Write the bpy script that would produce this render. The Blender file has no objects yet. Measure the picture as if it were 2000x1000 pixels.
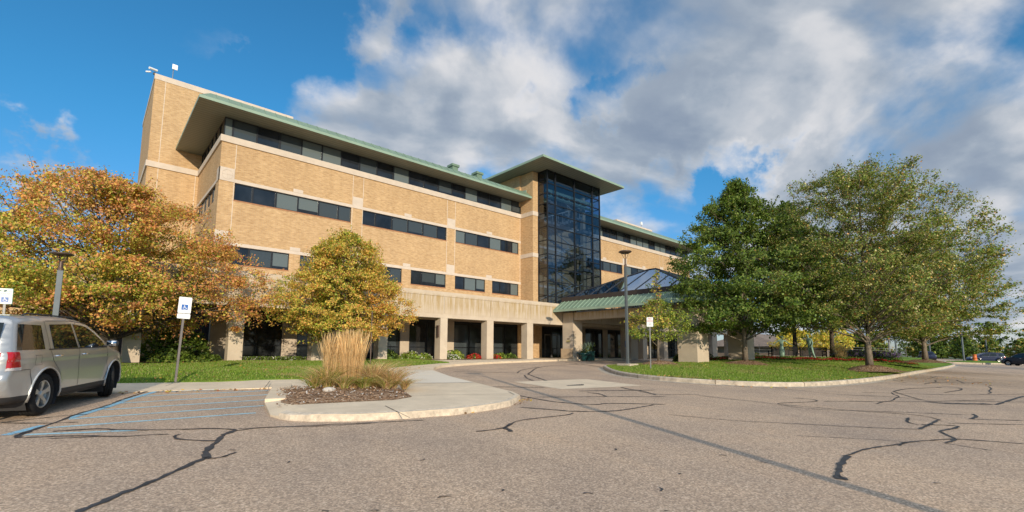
import bpy, bmesh, math, random
import numpy as np
from mathutils import Vector, Matrix
from mathutils.geometry import tessellate_polygon
S = bpy.context.scene
COL = S.collection
R = math.radians
rnd = random.Random(7)
RS = np.random.RandomState(11)

DATA = {"pen_a":[[2.49,-20.21],[2.49,-20.72],[2.54,-21.08],[2.64,-21.34],[2.89,-21.61],[3.45,-21.96],[4.36,-22.22],[4.79,-22.26],[5.25,-22.35],[5.86,-22.29],[6.45,-22.18],[6.98,-22.01],[7.47,-21.68],[7.92,-21.31],[8.27,-20.67],[8.43,-20.1],[8.96,-18.29],[9.66,-15.88],[10.42,-13.97],[10.86,-12.96],[11.35,-12.03],[12.36,-10.71],[13.26,-9.87],[14.51,-9.1],[16.24,-8.32],[19.55,-7.24],[22.85,-6.55],[26.78,-5.95]],"pen_strip":[[2.73,-19.42],[3.77,-16.24],[4.19,-14.86],[4.52,-13.8]],"lawn_edge":[[-0.41,-12.69],[0.71,-13.0],[1.99,-13.36],[3.9,-13.91],[5.04,-15.09],[6.87,-13.64],[9.57,-11.16],[11.49,-9.8],[14.25,-8.18]],"walk_s":[[3.87,-16.15],[2.31,-15.66],[1.35,-15.47],[0.71,-15.61]],"mulch":[[3.48,-17.53],[4.21,-17.52],[5.36,-17.22],[6.14,-17.62],[6.0,-19.04],[5.51,-20.36],[4.93,-20.63],[3.82,-20.44],[3.24,-20.35],[2.69,-20.34]],"island":[[21.52,-13.52],[20.08,-14.77],[18.78,-16.02],[17.89,-17.03],[17.41,-17.76],[17.02,-18.89],[16.79,-20.08],[17.14,-21.54],[17.71,-22.59],[18.8,-23.58],[20.04,-24.12],[22.23,-24.48],[25.85,-24.77],[30.93,-24.85],[41.16,-24.57],[51.3,-24.4],[63.27,-24.01],[74.47,-23.43]],"slab":[[11.14,-17.54],[14.62,-17.9],[14.25,-20.68],[10.75,-20.1]],"drain":[[12.03,-19.14],[12.77,-19.31],[12.4,-19.62],[11.77,-19.45]],"penj":[[[7.88,-21.07],[5.42,-20.08]],[[4.35,-21.36],[4.03,-22.85]],[[3.96,-15.15],[3.29,-17.17]]],"stripes":[[[[-0.72,-20.5],[-0.38,-19.83]],0.12],[[[-0.11,-19.24],[0.38,-18.04]],0.12],[[[0.34,-18.17],[0.65,-17.26]],0.12],[[[0.65,-17.17],[1.34,-15.54]],0.12],[[[1.3,-15.64],[2.63,-15.77]],0.085],[[[1.02,-16.47],[3.56,-16.56]],0.085],[[[0.61,-17.56],[3.33,-17.45]],0.085],[[[0.33,-18.44],[3.03,-18.39]],0.085],[[[-0.12,-19.35],[2.75,-19.3]],0.085],[[[-0.33,-20.11],[2.39,-20.19]],0.085],[[[-0.52,-20.59],[0.65,-21.0]],0.085]],"cracks_and_shadow":[[0.06,[[0.046,-24.702],[0.168,-24.534],[0.339,-24.339],[0.579,-24.049],[0.876,-23.631],[1.138,-23.304]]],[0.072,[[1.144,-23.425],[1.128,-23.146],[1.216,-22.821],[1.349,-22.522],[1.495,-22.102],[1.612,-21.919],[1.76,-21.739]]],[0.036,[[1.138,-23.304],[1.166,-23.441],[1.302,-23.394],[1.447,-23.252]]],[0.036,[[-0.593,-20.724],[-0.597,-20.559],[-0.488,-20.287],[-0.344,-19.859],[-0.207,-19.47],[-0.032,-18.793],[0.407,-17.815],[0.636,-16.966],[0.983,-16.0],[1.324,-14.922],[1.549,-14.165]]],[0.066,[[-0.577,-20.815],[-0.596,-20.682],[-0.573,-20.491],[-0.485,-20.334]]],[0.036,[[-0.529,-20.829],[0.013,-21.025],[0.451,-21.455],[0.73,-21.466],[0.961,-21.591]]],[0.036,[[-0.296,-21.09],[0.229,-21.259]]],[0.042,[[-0.264,-20.487],[0.194,-20.555],[0.333,-20.693],[0.424,-20.869],[1.054,-21.226],[1.566,-21.458],[1.76,-21.739]]],[0.036,[[1.419,-22.456],[1.014,-22.092],[0.976,-21.823],[1.031,-21.693],[1.08,-21.683]]],[0.036,[[-0.878,-19.272],[-0.347,-19.676],[-0.002,-19.773]]],[0.03,[[-0.881,-19.238],[-0.423,-19.038],[-0.12,-18.866],[0.111,-18.951]]],[0.03,[[1.742,-21.823],[2.026,-21.722],[2.702,-21.972],[3.448,-22.197],[4.509,-22.542]]],[0.024,[[1.795,-21.665],[2.221,-21.804],[2.943,-22.19],[3.743,-22.337]]],[0.036,[[4.613,-23.869],[5.159,-23.913],[5.539,-23.66],[5.908,-23.471],[6.595,-23.518],[7.139,-23.567],[7.407,-23.448]]],[0.072,[[5.189,-23.879],[5.12,-24.045],[5.068,-24.213]]],[0.06,[[5.159,-23.913],[5.582,-23.629]]],[0.041,[[7.032,-22.262],[7.455,-23.036],[7.537,-23.288],[8.18,-23.7],[8.638,-23.787],[10.044,-23.668]]],[0.041,[[8.526,-20.52],[8.383,-21.568],[8.362,-22.065],[8.632,-22.698],[8.92,-22.946],[9.235,-22.84],[10.386,-23.775]]],[0.041,[[8.948,-18.304],[10.744,-19.447]]],[0.027,[[8.568,-21.094],[10.384,-22.025],[11.894,-22.904]]],[0.054,[[14.335,-14.245],[15.903,-12.799],[17.288,-12.04],[18.978,-10.967]]],[0.061,[[14.267,-15.005],[16.071,-13.451],[18.011,-11.749],[20.158,-10.57],[22.246,-10.092],[23.98,-9.687]]],[0.054,[[13.778,-15.296],[12.58,-16.69],[12.155,-17.493]]],[0.061,[[14.267,-15.005],[13.381,-16.394],[12.553,-17.778]]],[0.068,[[25.81,-6.81],[24.103,-9.971],[22.18,-13.274]]],[0.034,[[16.425,-13.586],[19.131,-14.82]]],[0.034,[[12.203,-12.399],[14.335,-14.245]]],[0.054,[[13.023,-20.655],[12.753,-21.101],[12.677,-21.665],[12.035,-22.532]]],[0.047,[[10.752,-21.123],[10.845,-21.469],[10.409,-22.04]]],[0.021,[[8.935,-24.67],[9.321,-25.839],[9.968,-26.606],[10.745,-27.667],[11.4,-28.295]]],[0.013,[[8.672,-27.089],[9.619,-28.211],[9.516,-28.32]]],[0.072,[[6.235,-28.26],[6.383,-28.201],[7.299,-28.037],[7.704,-28.0]]],[0.034,[[7.704,-28.0],[8.589,-28.081],[9.243,-28.3],[9.605,-28.338],[10.405,-28.672],[10.728,-28.826],[11.125,-29.576]]],[0.06,[[6.383,-28.201],[6.259,-28.325]]],[0.025,[[9.097,-28.323],[9.59,-28.328]]],[0.038,[[11.448,-28.533],[10.928,-28.715],[10.651,-28.844],[10.041,-28.738]]],[0.025,[[10.041,-28.738],[9.914,-29.273]]],[0.038,[[11.448,-28.533],[12.386,-28.723],[12.631,-28.632],[12.101,-28.208]]],[0.038,[[11.357,-28.265],[12.504,-28.311],[13.351,-28.335]]],[0.025,[[13.351,-28.335],[13.911,-27.981],[13.438,-27.15],[13.221,-26.3],[12.982,-25.369],[13.277,-25.27],[14.652,-25.81],[15.236,-25.53],[15.036,-25.077]]],[0.034,[[13.119,-27.873],[12.237,-27.958],[12.054,-28.176]]],[0.038,[[15.295,-28.704],[14.807,-28.818],[14.086,-28.745]]],[0.025,[[14.086,-28.745],[14.923,-29.53]]],[0.043,[[18.598,-28.937],[22.965,-29.343],[23.392,-29.428]]],[0.102,[[17.621,-27.604],[17.576,-27.95],[17.991,-28.325],[18.722,-28.833]]],[0.025,[[20.771,-26.386],[18.04,-27.464],[17.953,-27.805]]],[0.025,[[18.581,-22.605],[17.822,-24.213],[17.524,-25.726],[18.59,-26.798],[18.04,-27.464]]],[0.025,[[29.112,-26.079],[29.637,-27.757],[29.748,-29.352]]],[0.034,[[20.771,-26.386],[22.958,-26.411],[25.208,-27.182]]],[0.034,[[26.316,-27.07],[25.33,-27.9],[22.207,-27.549]]],[0.021,[[13.017,-20.707],[11.977,-22.541],[13.36,-23.043],[12.967,-23.391],[13.082,-25.095],[12.602,-26.153],[14.014,-27.519],[15.049,-28.721]]],[0.021,[[14.076,-29.54],[12.841,-28.502]]],[0.041,[[10.836,-20.712],[13.3,-21.741]]],[0.021,[[19.304,-25.748],[21.011,-27.728],[24.557,-29.414]]]],"specks":[[1.46,-23.13],[3.03,-26.32],[3.68,-26.9],[2.57,-26.14],[5.03,-27.06],[4.26,-27.26],[1.57,-25.85],[1.9,-26.08],[1.77,-24.11],[6.35,-27.49],[5.35,-25.94],[6.99,-29.02],[6.33,-27.0],[3.01,-24.88]],"T1":[0.903,-5.498,0.005],"T2":[9.152,-7.507,0.028],"T3":[30.242,-17.698,0.16],"T4":[32.286,-23.571,-0.017],"T5":[45.105,-24.304,0.198],"T6":[53.194,-16.709,0.313],"T7":[47.089,-15.301,0.459],"T8":[24.465,-15.212,0.175],"lampR":[22.31,-14.603,0.018],"lampL":[-0.669,-11.988,1.248],"st1":[41.314,-16.145,0.11],"st2":[41.305,-18.147,-0.016],"benchL":[41.719,-15.115,-0.157],"benchR":[45.176,-18.227,-0.14],"car1":[117.176,-15.915,-0.605],"car2":[110.997,-23.907,-0.512],"car3":[92.151,-28.632,-0.39],"sign1":[-1.809,-10.02,1.276],"sign2":[1.925,-13.634,-0.16],"nopark":[20.328,-17.255,-0.193],"apex":[25.838,-14.587,5.755],"post":[11.028,-7.151,-0.059],"reed":[4.931,-18.407,-0.35],"tuftL":[4.436,-18.225,-0.397],"tuftR":[5.499,-18.908,-0.41],"rock":[4.184,-18.933,-0.483],"fl1":[4.22,-18.326,-0.234],"fl2":[5.054,-18.974,-0.017],"bedL":[34.812,-13.648,-0.1],"bedR":[50.092,-23.331,-0.103],"bedM":[40.619,-18.87,-0.109],"lpA":[104.173,-21.848,-0.399],"lpB":[156.671,-21.856,0.68],"lpC":[178.642,-21.316,0.688],"lpD":[88.94,-15.068,0.614],"lpE":[96.082,-14.724,0.616],"lpF":[120.104,-16.03,0.634],"blobs":[[[0.5584,0.6233,0.5475],17,0.2],[[0.6955,0.4319,0.5742],18,0.22],[[0.8356,0.1933,0.5142],22,0.22],[[0.9209,0.0589,0.3854],20,0.24],[[0.728,0.5783,0.3682],14,0.2],[[0.522,0.7349,0.4329],11,0.22],[[0.3509,0.8287,0.436],8,0.24],[[0.2841,0.8555,0.433],5,0.1],[[0.7996,0.4477,0.4002],10,0.12],[[0.8701,0.246,0.4272],12,0.12],[[0.9507,0.1654,0.2622],12,0.16],[[0.9792,0.0225,0.2018],14,0.15],[[0.9971,0.0337,0.0679],14,0.16],[[0.9769,0.1432,0.1585],14,0.12],[[0.9216,0.3163,0.225],9,0.1],[[0.8134,0.5176,0.2656],12,0.2],[[0.9085,0.2638,0.3241],4.5,0.22],[[0.9683,0.2221,0.1147],12,0.18],[[0.3052,0.7414,0.5976],5,0.2],[[0.3634,0.7392,0.5671],4.5,0.16],[[0.1397,0.8578,0.4947],7,0.3],[[0.0954,0.8558,0.5085],4,0.2],[[-0.0571,0.9488,0.3107],3,0.17],[[-0.0593,0.9626,0.2644],5,0.22],[[-0.0916,0.9575,0.2734],4,0.1],[[0.2528,0.8272,0.5018],8,-0.2],[[0.4245,0.7331,0.5314],5,-0.1],[[0.0391,0.8713,0.4892],14,-0.25],[[0.7154,0.51,0.4777],3.5,-0.17],[[0.7263,0.4592,0.5114],2.5,-0.12],[[0.7104,0.5436,0.4471],2.5,-0.1],[[0.8181,0.3256,0.4741],3,-0.12],[[0.804,0.3758,0.4607],2.5,-0.12],[[0.8724,0.3358,0.3552],4.5,-0.2],[[0.8524,0.4053,0.3303],4,-0.18],[[0.8906,0.2723,0.3642],3.5,-0.14],[[0.8737,0.3868,0.2951],4,-0.2],[[0.8059,0.4993,0.3181],2.5,-0.15],[[0.9513,0.1308,0.2792],5,-0.16],[[0.5938,0.6622,0.457],3,-0.16],[[0.9548,0.0408,0.2944],5,-0.08],[[0.9191,0.1526,0.3633],5,-0.05]]}
# ---------------------------------------------------------------- ground shape
FX, FY, CAMY = .6688, .7434, -29.8237
def gz(x, y):
    return .031*max(-60, min(0, y+4.6))-.004*max(0, min(x, 200)-32)

# ---------------------------------------------------------------- materials
def nm(name):
    m = bpy.data.materials.new(name); m.use_nodes = True
    nt = m.node_tree
    return m, nt, nt.nodes['Principled BSDF']
def N(nt, t, **kw):
    n = nt.nodes.new(t)
    for k, v in kw.items():
        if k in n.inputs.keys(): n.inputs[k].default_value = v
        else: setattr(n, k, v)
    return n
def L(nt, a, b): nt.links.new(a, b)
def ramp(nt, fac, stops):
    r = nt.nodes.new('ShaderNodeValToRGB')
    while len(r.color_ramp.elements) < len(stops): r.color_ramp.elements.new(.5)
    for e, (p, c) in zip(r.color_ramp.elements, stops):
        e.position = p; e.color = (*c, 1)
    L(nt, fac, r.inputs[0]); return r.outputs[0]
def mix(nt, f, a, b, mode='MIX'):
    m = nt.nodes.new('ShaderNodeMix'); m.data_type = 'RGBA'; m.blend_type = mode
    for s, v in ((0, f), (6, a), (7, b)):
        if hasattr(v, 'is_linked') or hasattr(v, 'links'): L(nt, v, m.inputs[s])
        elif s == 0: m.inputs[0].default_value = v
        else: m.inputs[s].default_value = (*v, 1)
    return m.outputs[2]
def coords(nt, scale=(1, 1, 1)):
    t = nt.nodes.new('ShaderNodeTexCoord'); mp = nt.nodes.new('ShaderNodeMapping')
    mp.inputs['Scale'].default_value = scale
    L(nt, t.outputs['Object'], mp.inputs[0]); return mp.outputs[0]
def noise(nt, vec, scale, detail=4, rough=.55, dist=0):
    n = N(nt, 'ShaderNodeTexNoise', Scale=scale, Detail=detail, Roughness=rough, Distortion=dist)
    L(nt, vec, n.inputs['Vector']); return n.outputs['Fac']
def bump(nt, bs, h, strength=.3, dist=.02):
    b = N(nt, 'ShaderNodeBump', Strength=strength, Distance=dist)
    L(nt, h, b.inputs['Height']); L(nt, b.outputs[0], bs.inputs['Normal'])
def simple(name, c, rough=.6, metal=0, var=.12, vs=3., spec=.5, bs_=0, coat=0):
    m, nt, b = nm(name)
    b.inputs['Roughness'].default_value = rough; b.inputs['Metallic'].default_value = metal
    b.inputs['Specular IOR Level'].default_value = spec
    b.inputs['Coat Weight'].default_value = coat
    v = coords(nt)
    f = noise(nt, v, vs, 5)
    lo = tuple(max(0, x*(1-var)) for x in c); hi = tuple(min(1, x*(1+var)) for x in c)
    L(nt, ramp(nt, f, [(.3, lo), (.7, hi)]), b.inputs['Base Color'])
    if bs_: bump(nt, b, noise(nt, v, vs*12, 3), bs_, .01)
    return m

def mat_asphalt():
    m, nt, b = nm('asphalt'); v = coords(nt)
    b.inputs['Roughness'].default_value = .9; b.inputs['Specular IOR Level'].default_value = .25
    vo = N(nt, 'ShaderNodeTexVoronoi', Scale=62.); L(nt, v, vo.inputs['Vector'])
    sp = nt.nodes.new('ShaderNodeSeparateColor'); L(nt, vo.outputs['Color'], sp.inputs[0])
    agg = ramp(nt, sp.outputs[0], [(0, (.13, .095, .068)), (.3, (.34, .25, .175)), (.62, (.61, .445, .30)), (.85, (.79, .585, .405)), (1, (1., .82, .61))])
    fine = noise(nt, v, 40, 3, .7)
    c1 = mix(nt, .55, agg, ramp(nt, fine, [(.3, (.28, .212, .155)), (.7, (.65, .50, .37))]))
    big = noise(nt, v, .35, 5, .6)
    c2 = mix(nt, 1., c1, ramp(nt, big, [(.3, (.80, .79, .81)), (.7, (1.10, 1.05, 1.0))]), 'MULTIPLY')
    # worn lanes and faint stains
    st = noise(nt, coords(nt, (1, .25, 1)), .9, 4, .6, .6)
    c3 = mix(nt, 1., c2, ramp(nt, st, [(.28, (.86, .86, .87)), (.5, (1, 1, 1)), (.75, (1.05, 1.02, .98))]), 'MULTIPLY')
    fl = N(nt, 'ShaderNodeTexVoronoi', Scale=1.3); L(nt, v, fl.inputs['Vector'])
    fr = ramp(nt, fl.outputs['Distance'], [(0, (.35, .35, .36)), (.018, (.4, .4, .4)), (.03, (1, 1, 1)), (1, (1, 1, 1))])
    c4 = mix(nt, 1., c3, fr, 'MULTIPLY')
    L(nt, c4, b.inputs['Base Color'])
    bump(nt, b, sp.outputs[0], .55, .006)
    return m
def mat_concrete(name, c, sc=1., joint=None, stain=.15):
    m, nt, b = nm(name); v = coords(nt)
    b.inputs['Roughness'].default_value = .85; b.inputs['Specular IOR Level'].default_value = .3
    f = noise(nt, v, 1.6*sc, 7, .62); g = noise(nt, v, 60, 3, .6)
    a = ramp(nt, f, [(.3, tuple(x*(1-stain) for x in c)), (.7, tuple(min(1, x*(1+stain*.6)) for x in c))])
    a = mix(nt, 1., a, ramp(nt, g, [(.25, (.88, .88, .88)), (.75, (1.08, 1.08, 1.08))]), 'MULTIPLY')
    L(nt, a, b.inputs['Base Color']); bump(nt, b, g, .25, .004)
    return m
def uv_wall(nt, sx=1, sz=1):
    t = nt.nodes.new('ShaderNodeTexCoord'); s = nt.nodes.new('ShaderNodeSeparateXYZ'); L(nt, t.outputs['Object'], s.inputs[0])
    a = N(nt, 'ShaderNodeMath', operation='ADD'); L(nt, s.outputs[0], a.inputs[0]); L(nt, s.outputs[1], a.inputs[1])
    c = nt.nodes.new('ShaderNodeCombineXYZ'); L(nt, a.outputs[0], c.inputs[0]); L(nt, s.outputs[2], c.inputs[1])
    mp = nt.nodes.new('ShaderNodeMapping'); mp.inputs['Scale'].default_value = (sx, sz, 1); L(nt, c.outputs[0], mp.inputs[0])
    return mp.outputs[0]
def mat_brick(name='brick', c1=(.57, .375, .19), c2=(.44, .27, .125), mo=(.50, .42, .31)):
    m, nt, b = nm(name); v = uv_wall(nt)
    b.inputs['Roughness'].default_value = .88; b.inputs['Specular IOR Level'].default_value = .25
    k = nt.nodes.new('ShaderNodeTexBrick'); L(nt, v, k.inputs['Vector'])
    k.inputs['Scale'].default_value = 1; k.inputs['Brick Width'].default_value = .203; k.inputs['Row Height'].default_value = .0677
    k.inputs['Mortar Size'].default_value = .006; k.inputs['Mortar Smooth'].default_value = .2; k.inputs['Bias'].default_value = -.2
    k.inputs['Color1'].default_value = (*c1, 1); k.inputs['Color2'].default_value = (*c2, 1); k.inputs['Mortar'].default_value = (*mo, 1)
    n1 = noise(nt, uv_wall(nt, 2.2, 9.), 1.5, 4, .75)
    a = mix(nt, 1., k.outputs['Color'], ramp(nt, n1, [(.28, (.50, .45, .40)), (.40, (.88, .86, .84)), (.55, (1, 1, 1)), (.72, (1.18, 1.22, 1.35))]), 'MULTIPLY')
    st_ = noise(nt, uv_wall(nt, 1.6, .12), 1.1, 5, .7)
    a = mix(nt, 1., a, ramp(nt, st_, [(.3, (.90, .885, .87)), (.55, (1, 1, 1)), (.8, (1.04, 1.04, 1.05))]), 'MULTIPLY')
    n2 = noise(nt, uv_wall(nt), .35, 4, .6)
    a = mix(nt, 1., a, ramp(nt, n2, [(.3, (.92, .9, .88)), (.7, (1.06, 1.05, 1.02))]), 'MULTIPLY')
    L(nt, a, b.inputs['Base Color']); bump(nt, b, k.outputs['Fac'], -.25, .006)
    return m
def mat_precast():
    m, nt, b = nm('precast'); v = uv_wall(nt)
    b.inputs['Roughness'].default_value = .85; b.inputs['Specular IOR Level'].default_value = .3
    n = noise(nt, v, 1.2, 6, .6); g = noise(nt, coords(nt), 35, 3)
    a = ramp(nt, n, [(.3, (.47, .385, .295)), (.7, (.565, .475, .365))])
    a = mix(nt, 1., a, ramp(nt, g, [(.2, (.9, .9, .9)), (.8, (1.08, 1.08, 1.08))]), 'MULTIPLY')
    # algae / water streaks running down the panels
    s1 = noise(nt, uv_wall(nt, 3.4, .22), 1.3, 5, .75)
    t = nt.nodes.new('ShaderNodeTexCoord'); s = nt.nodes.new('ShaderNodeSeparateXYZ'); L(nt, t.outputs['Object'], s.inputs[0])
    mr = N(nt, 'ShaderNodeMapRange'); L(nt, s.outputs[2], mr.inputs[0]); mr.inputs[1].default_value = 2.9; mr.inputs[2].default_value = 3.6
    mr2 = N(nt, 'ShaderNodeMapRange'); L(nt, s.outputs[2], mr2.inputs[0]); mr2.inputs[1].default_value = 4.3; mr2.inputs[2].default_value = 4.12
    mu = N(nt, 'ShaderNodeMath', operation='MULTIPLY'); L(nt, mr.outputs[0], mu.inputs[0]); L(nt, mr2.outputs[0], mu.inputs[1])
    sr = nt.nodes.new('ShaderNodeMapRange'); L(nt, s1, sr.inputs[0]); sr.inputs[1].default_value = .42; sr.inputs[2].default_value = .6
    mu2 = N(nt, 'ShaderNodeMath', operation='MULTIPLY'); L(nt, mu.outputs[0], mu2.inputs[0]); L(nt, sr.outputs[0], mu2.inputs[1])
    mu3 = N(nt, 'ShaderNodeMath', operation='MULTIPLY'); L(nt, mu2.outputs[0], mu3.inputs[0]); mu3.inputs[1].default_value = .85
    a = mix(nt, mu3.outputs[0], a, (.34, .225, .075))
    L(nt, a, b.inputs['Base Color']); bump(nt, b, g, .2, .004)
    return m
def mat_leaf(name):
    m, nt, b = nm(name)
    at = nt.nodes.new('ShaderNodeAttribute'); at.attribute_name = 'Col'
    L(nt, at.outputs['Color'], b.inputs['Base Color'])
    b.inputs['Roughness'].default_value = .55; b.inputs['Specular IOR Level'].default_value = .35
    tr = nt.nodes.new('ShaderNodeBsdfTranslucent')
    br = mix(nt, 1., at.outputs['Color'], (1.3, 1.25, .8), 'MULTIPLY'); L(nt, br, tr.inputs[0])
    ms = nt.nodes.new('ShaderNodeMixShader'); ms.inputs[0].default_value = .38
    L(nt, b.outputs[0], ms.inputs[1]); L(nt, tr.outputs[0], ms.inputs[2])
    L(nt, ms.outputs[0], nt.nodes['Material Output'].inputs[0])
    return m
def mat_lawn():
    m, nt, b = nm('lawn'); v = coords(nt)
    b.inputs['Roughness'].default_value = .9; b.inputs['Specular IOR Level'].default_value = .15
    n1 = noise(nt, v, .8, 6, .6); n2 = noise(nt, v, 45, 3, .7)
    a = ramp(nt, n1, [(.28, (.09, .15, .018)), (.5, (.13, .215, .025)), (.72, (.22, .25, .045))])
    a = mix(nt, 1., a, ramp(nt, n2, [(.25, (.55, .6, .5)), (.75, (1.3, 1.25, 1.2))]), 'MULTIPLY')
    L(nt, a, b.inputs['Base Color']); bump(nt, b, n2, .8, .03)
    return m
def mat_mulch():
    m, nt, b = nm('mulch'); v = coords(nt)
    b.inputs['Roughness'].default_value = .95; b.inputs['Specular IOR Level'].default_value = .1
    vo = N(nt, 'ShaderNodeTexVoronoi', Scale=22.); vo.inputs['Randomness'].default_value = 1
    L(nt, coords(nt, (1, 2.2, 1)), vo.inputs['Vector'])
    sp = nt.nodes.new('ShaderNodeSeparateColor'); L(nt, vo.outputs['Color'], sp.inputs[0])
    a = ramp(nt, sp.outputs[0], [(0, (.09, .05, .028)), (.5, (.27, .155, .085)), (.85, (.44, .29, .18)), (1, (.66, .5, .36))])
    L(nt, a, b.inputs['Base Color']); bump(nt, b, sp.outputs[1], .8, .04)
    return m
def mat_glass_dark(name, c, rough=.06, spec=.5, blinds=False):
    m, nt, b = nm(name)
    b.inputs['Roughness'].default_value = rough; b.inputs['Specular IOR Level'].default_value = spec
    if blinds:
        w = nt.nodes.new('ShaderNodeTexWave'); w.bands_direction = 'Z'; w.inputs['Scale'].default_value = 6.; w.inputs['Distortion'].default_value = .2
        L(nt, coords(nt), w.inputs[0])
        L(nt, ramp(nt, w.outputs['Fac'], [(0, tuple(x*.85 for x in c)), (1, tuple(x*1.1 for x in c))]), b.inputs['Base Color'])
    else:
        f = noise(nt, coords(nt), .9, 3)
        L(nt, ramp(nt, f, [(.35, tuple(x*.6 for x in c)), (.7, tuple(x*1.4 for x in c))]), b.inputs['Base Color'])
    # slightly wavy panes
    bump(nt, b, noise(nt, coords(nt), .8, 2), .04, .05)
    return m
def mat_glass_clear(name, tint, refl=.25):
    m, nt, b = nm(name)
    nt.nodes.remove(b)
    g = N(nt, 'ShaderNodeBsdfGlossy', Roughness=.02); g.inputs[0].default_value = (.85, .92, 1, 1)
    t = nt.nodes.new('ShaderNodeBsdfTransparent'); t.inputs[0].default_value = (*tint, 1)
    fr = N(nt, 'ShaderNodeFresnel', IOR=1.45)
    bp = N(nt, 'ShaderNodeBump', Strength=.03, Distance=.05); L(nt, noise(nt, coords(nt), .7, 2), bp.inputs['Height'])
    L(nt, bp.outputs[0], g.inputs['Normal'])
    a = N(nt, 'ShaderNodeMath', operation='ADD'); a.inputs[1].default_value = refl; L(nt, fr.outputs[0], a.inputs[0]); a.use_clamp = True
    ms = nt.nodes.new('ShaderNodeMixShader'); L(nt, a.outputs[0], ms.inputs[0]); L(nt, t.outputs[0], ms.inputs[1]); L(nt, g.outputs[0], ms.inputs[2])
    L(nt, ms.outputs[0], nt.nodes['Material Output'].inputs[0])
    return m
def mat_bark(name, c):
    m, nt, b = nm(name)
    b.inputs['Roughness'].default_value = .95; b.inputs['Specular IOR Level'].default_value = .1
    n = noise(nt, coords(nt, (1, 1, .25)), 14, 5, .7, .3)
    L(nt, ramp(nt, n, [(.3, tuple(x*.5 for x in c)), (.7, tuple(x*1.35 for x in c))]), b.inputs['Base Color'])
    bump(nt, b, n, .9, .03); return m
def mat_tyre():
    return simple('tyre_rubber', (.022, .022, .022), .85, var=.3, vs=20, spec=.2, bs_=.3)

M = {}
def init_mats():
    M['asphalt'] = mat_asphalt()
    M['concrete'] = mat_concrete('concrete', (.70, .565, .40)); M['concrete_new'] = mat_concrete('concrete_new', (.72, .63, .50), stain=.06)
    M['kerb'] = mat_concrete('kerb', (.50, .42, .32), 3, stain=.4)
    M['kerb_worn'] = mat_concrete('kerb_worn', (.62, .52, .40), 6, stain=.35)
    M['brick'] = mat_brick(); M['precast'] = mat_precast()
    M['stone'] = mat_concrete('limestone', (.60, .51, .42), 1.5, stain=.1)
    M['tan'] = mat_concrete('tan_stone', (.52, .38, .24), 1.5, stain=.12)
    M['joint'] = simple('joint_sealant', (.62, .54, .45), .8)
    M['sillbrick'] = simple('sill_brick', (.36, .17, .08), .85, var=.2, vs=8)
    M['copper'] = simple('green_metal', (.16, .235, .165), .5, .0, .12, 1.2)
    M['copper_lt'] = simple('green_fascia', (.25, .345, .26), .45, .0, .08, 1.2)
    M['soffit'] = mat_soffit()
    M['frame'] = simple('dark_frame', (.018, .020, .024), .4, .3, .2)
    M['dark_panel'] = simple('dark_panel', (.035, .028, .026), .5)
    M['pane'] = mat_glass_dark('dark_pane', (.018, .022, .028), .05, .4)
    M['blind'] = mat_glass_dark('blind_pane', (.12, .145, .145), .08, .4, True)
    M['blind2'] = mat_glass_dark('blind_pane_mid', (.05, .062, .068), .08, .4, True)
    M['shop'] = mat_glass_dark('lobby_glass', (.030, .033, .034), .05, .5)
    M['tglass'] = mat_glass_clear('tower_glass', (.34, .44, .58), .06)
    M['sglass'] = mat_glass_clear('skylight_glass', (.50, .6, .68), .42)
    M['white_steel'] = simple('white_steel', (.55, .56, .54), .5)
    M['metal'] = simple('galvanised', (.22, .215, .205), .5, .35, .15)
    M['bronze'] = simple('brown_metal', (.10, .065, .05), .5, .4, .2)
    M['pole'] = simple('grey_pole', (.115, .135, .145), .5, .3, .1)
    M['pole_warm'] = simple('weathered_pole', (.17, .15, .14), .5, .4, .12)
    M['tar'] = simple('crack_sealant', (.05, .049, .05), .6, 0, .45, 5, .35)
    M['blue'] = mat_worn('blue_paint', (.36, .58, .64), .25); M['blue2'] = mat_worn('blue_paint_fresh', (.22, .48, .63), .3)
    M['lawn'] = mat_lawn(); M['mulch'] = mat_mulch()
    M['earth'] = simple('far_ground', (.10, .12, .045), .95, var=.4, vs=.05)
    M['leaf'] = mat_leaf('leaves'); M['bark'] = mat_bark('bark', (.20, .165, .125)); M['bark_dark'] = mat_bark('bark_dark', (.09, .072, .055))
    M['white'] = simple('white_sign', (.80, .80, .78), .4, var=.04); M['signblue'] = simple('sign_blue', (.02, .12, .42), .4)
    M['signgreen'] = simple('sign_green', (.15, .42, .32), .4); M['signred'] = simple('sign_red', (.5, .03, .05), .4)
    M['patina'] = simple('green_bronze', (.17, .26, .20), .55, .25, .35, 4); M['black'] = simple('black_metal', (.008, .008, .009), .7, 0, spec=.15)
    M['teal'] = simple('teal_glaze', (.015, .07, .07), .25, 0, .3, 3)
    M['rock'] = mat_concrete('rock', (.55, .5, .44), 6, stain=.3)
    M['tyre'] = mat_tyre(); M['rim'] = simple('alloy', (.50, .49, .46), .35, .6, .1)
    M['plastic'] = simple('black_plastic', (.03, .03, .032), .6)
    M['carglass'] = mat_glass_dark('car_glass', (.02, .022, .02), .02, .6)
    M['lens'] = simple('red_lens', (.42, .012, .015), .12, var=.25, vs=14, coat=1); M['lens_clear'] = simple('clear_lens', (.6, .56, .55), .15, var=.2, vs=30, coat=1)
    M['chrome'] = simple('chrome', (.7, .7, .7), .12, 1)
    M['orange'] = simple('barrel_orange', (.6, .14, .03), .5)
    M['tan_int'] = simple('interior_wall', (.42, .32, .2), .8)
    M['floor_edge'] = simple('interior_slab', (.17, .17, .17), .7)
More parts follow.
